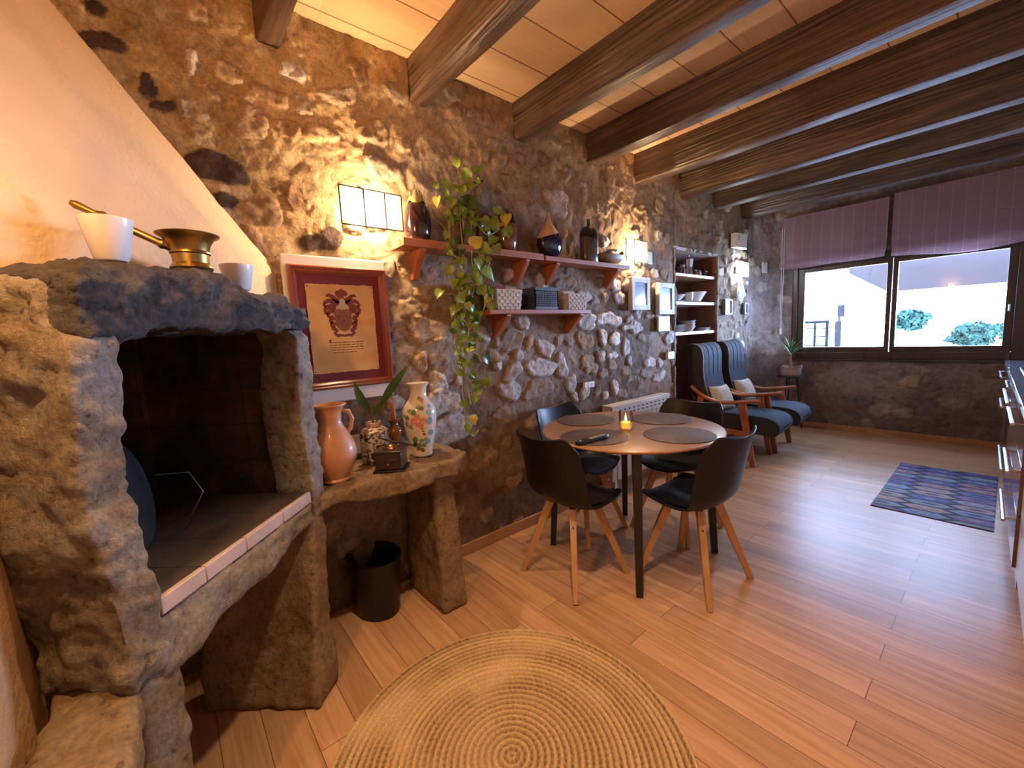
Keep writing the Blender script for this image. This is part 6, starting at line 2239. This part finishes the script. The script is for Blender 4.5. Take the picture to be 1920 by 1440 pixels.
unit('base_cabinet', 2.20, 2.98, 'walnut', 'glossy brown cabinet beside the window wall at the far end of the kitchen run', 'cabinet')
p = ky(-1.25)
nc = thing('base_cabinet', 'pale fronted cabinet at the right edge of the photo, nearest the camera', 'cabinet', (p.x, p.y, 0), krz)
MB().box(0.03, 0.57, 0.0, 1.255, 0.0, 0.86).build('carcass', 'plaster_white', nc)
MB().box(0.012, 0.03, 0.002, 1.252, 0.10, 0.855).build('door', simple('pale_laminate', (0.62, 0.50, 0.42), 0.3, coat=0.2), nc, bevel=0.002)
p = ky(-1.25)
wt = thing('worktop', 'grey stone worktop along the kitchen units at the right edge', 'worktop', (p.x, p.y, 0.8615), krz)
MB().box(-0.012, 0.585, 0.0, 4.23, 0.0, 0.0385).build('slab', 'counter', wt, bevel=0.003)
p = ky(1.62)
hb_ = thing('hob', 'black glass hob with bright metal edge set in the worktop', 'hob', (p.x, p.y, 0.9), krz)
MB().box(0.06, 0.54, 0.0, 0.58, 0.0, 0.006).build('glass_plate', 'hob', hb_, bevel=0.002)
MB().box(0.052, 0.06, -0.006, 0.586, 0.0, 0.008).build('metal_edge', 'steel', hb_)

# ------------------------------------------------------------------ beyond the terrace
t = thing('terrace_gate', 'barred terrace gate seen at the lower left of the window', 'gate', (-0.32, 9.0, -0.12))
mb = MB()
mb.box(0.0, 0.04, 0, 0.04, 0, 1.47).box(0.36, 0.40, 0, 0.04, 0, 1.47).box(0.04, 0.36, 0, 0.04, 1.42, 1.47).box(0.04, 0.36, 0, 0.04, 0, 0.05).box(0.185, 0.215, 0, 0.04, 0.05, 1.42)
mb.build('gate_frame', 'outdoor_dark', t)
mb = MB()
for k in range(9):
    mb.box(0.04, 0.36, 0.015, 0.025, 0.12 + k * 0.15, 0.14 + k * 0.15)
mb.build('bars', 'outdoor_dark', t)
t = thing('terrace_pillar', 'pale rendered pillar standing on the terrace left of the eaves', 'pillar', (-0.16, 9.6, -0.12))
MB().box(-0.72, 0.30, 0, 0.4, 0, 2.85).build('shaft', 'terrace_wall', t, bevel=0.01)
t = thing('terrace_post', 'thin grey post on the terrace next to the pale pillar', 'post', (0.23, 9.0, -0.12))
MB().box(-0.05, 0.03, -0.03, 0.03, 0, 1.45).build('shaft', 'outdoor_grey', t)
MB().box(-0.02, 0.06, -0.05, 0.05, 1.52, 1.72).build('lamp_head', 'outdoor_grey', t)
MB().box(-0.012, 0.012, -0.012, 0.012, 1.44, 1.53).build('stem', 'outdoor_grey', t)


def tree(x, y, h, r, lab, seed):
    t = thing('garden_tree', lab, 'tree', (x, y, -0.12), 0, 'trees beyond the terrace')
    rr = random.Random(seed)
    MB().tube([(0, 0, 0), (0.05, 0, h * .4), (0, 0.05, h * .75)], [0.10, 0.07, 0.03], 10).build('trunk', 'trunk', t)
    mb = MB()
    for k in range(900):
        u, v, q = rr.uniform(0, 2 * PI), rr.uniform(-1, 1), rr.random() ** .4
        lump = 1 + 0.3 * math.sin(3 * u + seed) * math.sin(4 * v)
        c = Vector((r * q * lump * math.cos(u) * math.sqrt(1 - v * v), r * q * lump * math.sin(u) * math.sqrt(1 - v * v), h * 0.68 + r * .8 * q * v))
        a = Vector((rr.uniform(-1, 1), rr.uniform(-1, 1), rr.uniform(-1, 1))).normalized()
        b = a.cross(Vector((rr.uniform(-1, 1), rr.uniform(-1, 1), 0.3))).normalized()
        s = rr.uniform(.09, .17)
        mb.add([tuple(c - a * s), tuple(c + b * s * .5), tuple(c + a * s), tuple(c - b * s * .5)], [(0, 1, 2, 3)])
    mb.build('crown', 'tree', t, fix=False)


tree(1.42, 19.5, 1.15, 0.50, 'bushy tree seen low in the right half of the window', 2)
tree(2.30, 21.5, 1.25, 0.42, 'small tree at the right edge of the window view', 5)
tree(-0.55, 24.0, 1.9, 0.55, 'pale tree behind the window mullion', 8)
